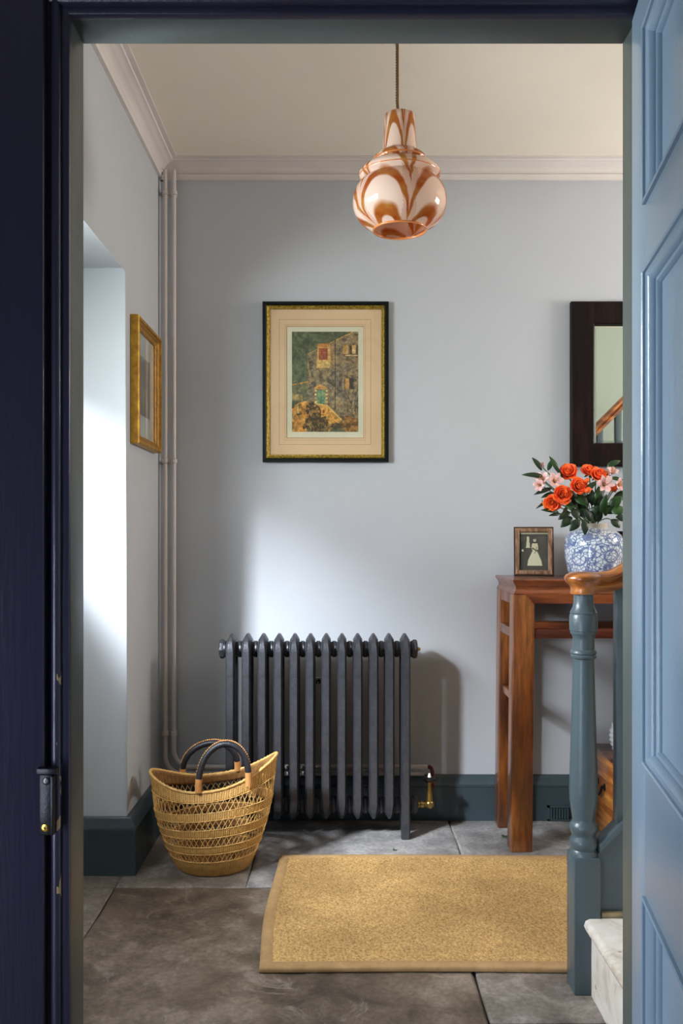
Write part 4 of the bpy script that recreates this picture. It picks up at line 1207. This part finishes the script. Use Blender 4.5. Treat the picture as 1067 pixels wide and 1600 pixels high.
sprig('broad dark leaves packed in the centre of the bouquet', 63, (915, 790, 3.15), [
 (902, 800, 3.14, 922, 806, 3.12, .040, 'leafdark'), (920, 808, 3.14, 934, 790, 3.12, .036, 'leafdark'), (925, 815, 3.13, 912, 796, 3.12, .034, 'leafdark'), (912, 788, 3.15, 926, 770, 3.14, .032, 'leafdark'), (930, 815, 3.15, 940, 796, 3.14, .034, 'leafdark'), (898, 778, 3.14, 918, 790, 3.125, .032, 'leaf'),
 (925, 790, 3.17, 925, 765, 3.17, .03, 'leafdark'), (900, 790, 3.18, 890, 765, 3.18, .034, 'leafdark'), (935, 800, 3.2, 935, 760, 3.2, .05, 'leafdark'), (910, 800, 3.2, 905, 762, 3.2, .05, 'leafdark')])
sprig('bright green leaves at the right of the bouquet by the jamb', 64, (952, 785, 3.15), [
 (938, 800, 3.12, 948, 772, 3.10, .028, 'leaf'), (952, 792, 3.13, 972, 776, 3.12, .040, 'leaf'), (955, 800, 3.12, 978, 796, 3.12, .040, 'leaf'), (946, 806, 3.14, 944, 780, 3.13, .030, 'leaf'), (958, 780, 3.15, 985, 770, 3.15, .04, 'leafdark'), (948, 802, 3.16, 968, 788, 3.16, .04, 'leafdark'), (930, 780, 3.12, 938, 762, 3.12, .024, 'leaf')])
sprig('low leaf stem reaching out right of the vase neck', 65, (956, 812, 3.13), [(955, 812, 3.12, 968, 825, 3.11, .034, 'leafdark'), (962, 808, 3.14, 980, 812, 3.14, .03, 'leafdark')])

# ------------------------------------------------------------------ mirror
mr = thing('mirror', 'wall mirror in a wide dark wood frame above the altar table', 'mirror', (1.2, YB, 1.68))
mx0, mx1, mz0, mz1 = PX(893, 3.43), 1.50, PZ(728, 3.43), PZ(470.5, 3.43)
fm = back(YB-.001)
bm = BM(); ringframe(bm, mx0, mx1, mz0, mz1, [(0, 0), (0, .026), (.004, .030), (.083, .030), (.088, .026), (.088, .004)], fm); build('frame', bm, 'darkwood', mr, 20)
bm = BM(); slab(bm, mx0+.086+.012, mx1-.086-.012, mz0+.086+.012, mz1-.086-.012, .002, .0135, fm); build('mirror_glass', bm, 'mirror', mr, 0)
bm = BM(); ringframe(bm, mx0+.086, mx1-.086, mz0+.086, mz1-.086, [(0, .002), (0, .0128), (.0118, .0136), (.0118, .002)], fm); build('bevelled_edge', bm, 'mirror', mr, 0)

# ------------------------------------------------------------------ framed print on the back wall
fp = thing('framed_print', 'black and gilt framed etching of a stone house on the back wall', 'picture', (-.05, YB, 1.69))
ax0, ax1, az0, az1 = PX(410, 3.435), PX(607.5, 3.435), PZ(721.5, 3.435), PZ(470.5, 3.435)
fp_ = back(YB-.001)
bm = BM(); ringframe(bm, ax0, ax1, az0, az1, [(0, 0), (0, .020), (.002, .024), (.011, .024), (.0145, .020), (.015, .002)], fp_); build('outer_frame', bm, 'ebony', fp, 30)
bm = BM(); ringframe(bm, ax0+.015, ax1-.015, az0+.015, az1-.015, [(0, .002), (0, .019), (.004, .021), (.007, .019), (.0085, .016), (.011, .0165), (.0135, .012), (.0135, .002)], fp_); o = build('gilt_slip', bm, 'gold2', fp, 30); o['label'] = 'narrow gilt inner slip'
px2x = lambda c: PX(380+c/4.104, 3.45); px2z = lambda c: PZ(440+c/4.104, 3.45)
wx0, wx1, wz0, wz1 = px2x(281), px2x(770), px2z(999), px2z(290)
bm = BM(); ringframe(bm, ax0+.026, ax1-.026, az0+.026, az1-.026, [(0, .002), (0, .009), (wx0-ax0-.026-.002, .009), (wx0-ax0-.026, .0065), (wx0-ax0-.026, .002)], fp_)
bm.free(); bm = BM()
# mount: a plate with a bevelled window
o4 = [(ax0+.026, az0+.026), (ax1-.026, az0+.026), (ax1-.026, az1-.026), (ax0+.026, az1-.026)]
i4 = [(wx0, wz0), (wx1, wz0), (wx1, wz1), (wx0, wz1)]
def ring4(pts, h, d=0):
    sg = [(1, 1), (-1, 1), (-1, -1), (1, -1)]
    return [bm.verts.new(fp_(u+s[0]*d, v+s[1]*d, h)) for (u, v), s in zip(pts, sg)]
rr4 = [ring4(o4, .002), ring4(o4, .009), ring4(i4, .009, -.002), ring4(i4, .0062), ring4(i4, .002)]
for A, B in zip(rr4, rr4[1:]+rr4[:1]):
    for k in range(4): bm.faces.new((A[k], A[(k+1) % 4], B[(k+1) % 4], B[k]))
mt = build('mount', bm, 'mat_tan', fp, 0)
for c0, c1, c2, c3, wd in ((230, 818, 242, 1046, .0010), (266, 784, 276, 1018, .0008), (276, 774, 285, 1005, .0010)):
    bm = BM(); ringframe(bm, px2x(c0), px2x(c1), px2z(c3), px2z(c2), [(0, .0088), (0, .0093), (wd, .0093), (wd, .0088)], fp_); build('wash_line', bm, 'mat_line', mt, 0)
bm = BM(); slab(bm, wx0-.003, wx1+.003, wz0-.003, wz1+.003, .002, .005, fp_); build('paper', bm, 'paper', fp, 0)
D = Draw(158, 238, 123, 912, 138, 1330, (84, 92, 70))
n1, n2, n3 = D.fbm(5, 1), D.fbm(12, 5), D.fbm(26, 9)
D.a = D.a*(.62+.75*n1)[..., None]
D.put((n2 > .56), (112, 116, 84), .25)
house = [(308, 400), (420, 345), (560, 285), (840, 142), (913, 138), (913, 1331), (700, 1190), (540, 1060), (308, 1000)]
mh = D.inpoly(house); base = np.array((128, 110, 88.))
tex = (base*(.62+.75*n3)[..., None])
blue = np.array((98, 100, 108.)); tex = tex*(1-.3*np.clip((n1-.45)*4, 0, 1))[..., None]+blue*(.3*np.clip((n1-.45)*4, 0, 1))[..., None]
D.a[mh] = tex[mh]
D.put(mh & (n2 > .6), (140, 116, 84), .5); D.put(mh & (n3 < .36), (70, 60, 54), .6)
D.line([(310, 402), (425, 345)], 9, (190, 150, 90)); D.line([(545, 287), (700, 212), (850, 142)], 12, (196, 146, 76)); D.line([(315, 410), (318, 580), (345, 690)], 7, (170, 130, 80))
D.line([(318, 470), (380, 700)], 6, (60, 50, 42))
D.poly([(123, 762), (310, 728), (310, 985), (123, 920)], (96, 94, 66)); D.put(D.inpoly([(123, 762), (310, 728), (310, 985), (123, 920)]) & (n3 > .52), (126, 116, 76), .7)
D.line([(135, 768), (310, 735)], 20, (190, 132, 66)); D.rect(180, 800, 200, 880, (62, 64, 50), .7); D.rect(235, 820, 265, 900, (70, 84, 72), .8)
D.poly([(428, 290), (580, 290), (575, 575), (414, 575)], (206, 164, 98)); D.poly([(428, 280), (560, 280), (575, 325), (420, 325)], (190, 122, 62))
D.rect(444, 335, 546, 476, (160, 76, 46))
for k in range(8): D.line([(450+k*13, 336), (450+k*13, 474)], 4, (124, 48, 34), .7)
D.line([(444, 380), (546, 380)], 4, (196, 120, 76), .7)
D.rect(414, 480, 575, 572, (218, 178, 108)); D.line([(414, 575), (575, 575)], 8, (140, 96, 60)); D.rect(588, 370, 606, 486, (52, 42, 38))
D.poly([(575, 300), (625, 320), (625, 575), (575, 575)], (176, 132, 84), .6)
D.line([(440, 590), (500, 650), (560, 600)], 6, (90, 74, 60)); D.ell(430, 606, 10, 12, (206, 170, 110))
D.line([(638, 235), (638, 1060)], 9, (44, 38, 36)); D.line([(650, 240), (650, 660)], 4, (150, 126, 96), .7)
D.rect(722, 295, 905, 418, (84, 70, 58)); D.rect(726, 296, 790, 402, (186, 140, 78)); D.rect(800, 306, 834, 405, (38, 30, 28)); D.rect(836, 296, 880, 400, (196, 156, 98)); D.ell(856, 372, 20, 22, (232, 196, 150)); D.line([(760, 420), (900, 420)], 12, (190, 160, 120))
D.line([(722, 430), (900, 438)], 8, (60, 50, 44))
D.rect(742, 680, 872, 826, (92, 78, 64)); D.rect(756, 696, 804, 818, (190, 134, 66)); D.rect(806, 696, 856, 822, (42, 34, 34)); D.line([(740, 670), (880, 660)], 8, (54, 44, 40))
D.poly([(388, 802), (460, 766), (548, 802), (545, 826), (392, 826)], (206, 146, 74))
D.rect(425, 834, 516, 1000, (92, 136, 104)); D.put((D.X > 425)&(D.X < 516)&(D.Y > 834)&(D.Y < 1000)&(n2 > .5), (120, 156, 118), .6); D.line([(470, 836), (470, 998)], 3, (60, 92, 70))
for k in range(8):
    cc = (226, 190, 120) if k % 2 == 0 else (150, 110, 70)
    D.rect(394, 832+k*22, 420, 850+k*22, cc); D.rect(522, 832+k*22, 546, 850+k*22, cc)
D.poly([(372, 985), (540, 1010), (700, 1170), (712, 1200), (560, 1331), (540, 1200), (400, 1120)], (206, 148, 74)); D.line([(372, 990), (540, 1016), (705, 1180)], 14, (226, 184, 110))
for k in range(14): D.line([(550+k*11, 1050+k*10), (548+k*9, 1300)], 3, (150, 96, 44), .6)
for cx__ in (460, 500): D.ell(cx__, 1085, 13, 20, (130, 62, 40))
mf = D.inpoly([(123, 1050), (200, 985), (300, 960), (380, 1060), (300, 1331), (123, 1331)]); D.put(mf, (198, 134, 58)); D.put(mf & (n3 > .52), (170, 108, 46), .7); D.put(mf & (n2 > .6), (216, 168, 96), .6)
D.rect(123, 880, 250, 960, (206, 156, 86), .5); D.line([(123, 1050), (180, 1020), (240, 1010)], 7, (80, 58, 40)); D.line([(190, 1030), (200, 1110)], 22, (206, 180, 126)); D.ell(205, 1120, 34, 12, (90, 70, 44))
ed = (n2-.5)*2.2+(n3-.5)*2.0
mb = (((D.X-420)/150)**2+((D.Y-1240)/110)**2+ed < 1) | (((D.X-360)/80)**2+((D.Y-1050)/90)**2+ed < 1)
D.put(mb, (104, 78, 44), .85); D.put(mb & (n3 < .47), (54, 40, 28), .8); D.put(mb & (n3 > .6), (168, 126, 72), .6)
rr = random.Random(5)
for k in range(40):
    x_ = rr.uniform(300, 560); D.line([(x_, 1320), (x_+rr.uniform(-20, 20), 1200+rr.uniform(-30, 60))], 3, (196, 160, 98) if k % 2 else (50, 38, 28), .6)
m2 = ((D.X-820)/120)**2+((D.Y-1240)/100)**2+ed*.6 < 1
D.put(m2, (150, 98, 46), .9); D.put(m2 & (n3 < .48), (84, 64, 40), .8); D.ell(650, 1262, 60, 40, (66, 54, 46), .8)
dk = (42, 34, 32)
for ln in ([(800, 1140), (775, 960), (700, 850), (550, 730)], [(700, 850), (640, 780), (600, 690)], [(775, 960), (740, 870), (660, 690)], [(840, 1130), (830, 960), (860, 830)], [(880, 1120), (870, 960), (905, 820)], [(780, 1130), (790, 940), (810, 820)],
           [(640, 680), (740, 620), (860, 560)], [(830, 1000), (780, 900), (740, 830)], [(870, 1080), (900, 980), (910, 900)], [(700, 850), (650, 880)], [(815, 1060), (850, 930), (880, 850)], [(800, 1140), (690, 1160)]):
    D.line(ln, 6, dk, .85)
D.put(n3 > .63, (220, 190, 130), .12)
n4, n5 = D.fbm(40, 77), D.fbm(18, 55)
D.a *= (.72+.56*n4)[..., None]*(.80+.42*n5)[..., None]
D.put(mh & (n5 > .60), (176, 140, 92), .35); D.put((~mh) & (n5 < .40), (52, 60, 46), .3)
D.a = np.clip(D.a*1.04+np.array((6, 3, -2)), 0, 255)
print_sheet('etching', D.a, px2x(312), px2x(738), px2z(963), px2z(320), .0054, fp_, fp, .55)
bm = BM(); slab(bm, ax0+.024, ax1-.024, az0+.024, az1-.024, .0112, .0125, fp_); build('glass_pane', bm, 'glass', fp, 0)

# ------------------------------------------------------------------ small gilt frame on the left wall
gf = thing('gilt_frame', 'small gilt framed print on the left wall beside the pipes', 'picture', (XL, 3.13, 1.61))
fl = left(XL+.001)
gy0, gy1, gz0, gz1 = 2.955, 3.335, 1.402, 1.827
bm = BM(); ringframe(bm, gy0, gy1, gz0, gz1, [(0, 0), (0, .026), (.003, .029), (.012, .029), (.014, .024), (.015, .002)], fl); build('outer_frame', bm, 'gold', gf, 30)
bm = BM(); ringframe(bm, gy0+.015, gy1-.015, gz0+.015, gz1-.015, [(0, .002), (0, .023), (.004, .022), (.008, .017), (.014, .015), (.018, .013), (.020, .010), (.020, .002)], fl); o = build('inner_frame', bm, 'goldred', gf, 30)
bm = BM(); slab(bm, gy0+.03, gy1-.03, gz0+.03, gz1-.03, .002, .005, fl); build('mount', bm, 'mat_white', gf, 0)
D = Draw(40, 60, 0, 40, 0, 60, (136, 122, 112))
a1 = D.fbm(4, 31); D.a *= (.7+.6*a1)[..., None]; D.rect(6, 14, 34, 46, (150, 128, 108), .4); D.poly([(8, 30), (20, 12), (34, 30)], (110, 102, 98), .6); D.rect(12, 30, 30, 56, (164, 140, 116), .5); D.rect(18, 40, 23, 54, (104, 92, 84), .6); D.rect(0, 54, 40, 60, (120, 98, 84), .6)
print_sheet('small_print', D.a, gy0+.105, gy1-.10, gz0+.11, gz1-.11, .0054, fl, gf, .6)
bm = BM(); slab(bm, gy0+.035, gy1-.035, gz0+.035, gz1-.035, .0085, .0095, fl); build('glass_pane', bm, 'glass', gf, 0)

# ------------------------------------------------------------------ pendant lamp
YP = 2.44; kp = YP/F
PXc = PX(624.5, YP)
pl = thing('pendant_lamp', 'marbled orange and white glass pendant lamp hanging from the ceiling', 'lamp', (PXc, YP, PZ(359, YP)))
zz = lambda y: PZ(y, YP)
prof = [(41, 359.5), (46, 356), (57, 349), (66.5, 339), (72, 327), (73.5, 316), (72, 305), (68, 294), (62.5, 287), (57.8, 283), (57, 281), (60.5, 278.5), (64, 273), (61.5, 268), (56, 263), (47, 260), (39.5, 258.5), (38.5, 257), (41.5, 254), (41.5, 249), (38.5, 245), (34, 242), (29.5, 239.5), (27, 236.5), (26.3, 230), (25.5, 215), (24.6, 198), (24, 181)]
out = [(p.x, p.y) for p in smooth_pts([(r*kp, zz(y), 0) for r, y in prof], 2)]
bm = BM(); lathe(bm, out, (PXc, YP), 72, uvscale=(5, 7.2), cap=False)
sh = build('glass_shade', bm, 'marbled', pl, 60)
md = sh.modifiers.new('thick', 'SOLIDIFY'); md.thickness = .003; md.offset = -1
bm = BM(); tube(bm, [(PXc+41*kp*math.cos(2*PI*k/48), YP+41*kp*math.sin(2*PI*k/48), zz(359.6)) for k in range(48)], .0032, 8, closed=True); o = build('shade_lip', bm, 'rimglass', sh, 60)
for r_, y_ in ((62.4, 274.5), (41.8, 252)):
    bm = BM(); tube(bm, [(PXc+r_*kp*math.cos(2*PI*k/48), YP+r_*kp*math.sin(2*PI*k/48), zz(y_)) for k in range(48)], .0022, 6, closed=True); build('shade_ridge', bm, 'rimglass', sh, 60)
# lamp holder, bulb
bm = BM(); lathe(bm, [(.004, zz(205)), (.012, zz(210)), (.016, zz(216)), (.016, zz(232)), (.019, zz(236)), (.019, zz(258)), (.015, zz(264)), (.0001, zz(264))], (PXc, YP), 20); build('lamp_holder', bm, 'blackmetal', pl)
bm = BM(); lathe(bm, [(.011, zz(263)), (.012, zz(270)), (.024, zz(288)), (.029, zz(303)), (.024, zz(316)), (.010, zz(322)), (.0001, zz(323))], (PXc, YP), 20); build('bulb', bm, 'bulb', pl)
# cord: two twisted strands, hook in the neck
cxp = PX(620.5, YP)
ztop, zbot = ZC-.02, zz(205)
for ph in (0, PI):
    n = 150; pts = []
    for i in range(n+1):
        t = i/n; z = ztop+(zbot-ztop)*t; a = t*2*PI*21+ph
        xx = PXc+(cxp-PXc)*min(1, (1-t)*3+.25)
        pts.append((xx+.0024*math.cos(a), YP+.0024*math.sin(a), z))
    bm = BM(); tube(bm, pts, .0026, 6); build('cord', bm, 'cord', pl, 70)
bm = BM(); tube(bm, smooth_pts([P(611, 189, YP-.02), P(617, 194, YP-.005), P(621, 199, YP), P(617, 204, YP-.006), P(608, 209, YP-.02)], 4), .0028, 6); sphere(bm, P(620, 197, YP), .0068, 10, 8, (.9, 1, 1.4)); build('cord_grip', bm, 'blackmetal', pl, 60)
bm = BM(); tube(bm, [P(640, 204, YP-.0), P(646, 204, YP)], .0012, 6); sphere(bm, P(647, 204, YP), .0036, 8, 6); build('shade_screw', bm, 'black', pl, 60)
for dx in (-1, 1):
    bm = BM(); tube(bm, [(PXc, YP, zz(208)), (PXc+dx*23*kp, YP, zz(206))], .0015, 6); build('gallery_arm', bm, 'blackmetal', pl, 60)
# ceiling rose
rs = thing('ceiling_rose', 'white plaster ceiling rose above the pendant lamp', 'ceiling rose', (PXc, YP, ZC))
bm = BM(); lathe(bm, [(.155, ZC), (.155, ZC-.005), (.145, ZC-.010), (.12, ZC-.010), (.112, ZC-.016), (.09, ZC-.016), (.075, ZC-.028), (.03, ZC-.034), (.0001, ZC-.034)], (PXc, YP), 48); build('rose_disc', bm, 'cornice', rs, 40)
for k in range(24):
    a = 2*PI*k/24
    if k == 0:
        bm = BM(); sphere(bm, (PXc+.157, YP, ZC-.005), .011, 8, 6, (1.3, 1, .6)); l0 = build('rose_leaf', bm, 'cornice', rs, 60)
        base_m = l0.data
        piv = Matrix.Translation((PXc, YP, 0))
    else:
        o = l0.copy(); C.objects.link(o)
        o.matrix_basis = world_of(rs) @ Matrix.Identity(4) if False else (piv @ Matrix.Rotation(a, 4, 'Z') @ piv.inverted())

# ------------------------------------------------------------------ fallen leaves on the floor
for i, (px, py, L, lab) in enumerate(((789, 1310, .026, 'small green fallen leaf beside the front table leg'), (617, 1331, .016, 'tiny green leaf fragment in front of the radiator foot'))):
    Y = F*CAMZ/(py-CY); c = P(px, py, Y); c.z = .004
    bm = BM(); leaf_bm(bm, c+Vector((-L/2, .004, 0)), c+Vector((L/2, -.004, .003)), L*.6, .12, n=5, up=(0, 0, 1)); leaf_bm(bm, c+Vector((-.2*L, 0, 0)), c+Vector((-.3*L, .7*L, .004)), L*.45, .1, n=4, up=(0, 0, 1))
    o = tag(build('fallen_leaf', bm, 'leaf', None, 60, recalc=False), lab, 'leaf'); md = o.modifiers.new('thick', 'SOLIDIFY'); md.thickness = .0008
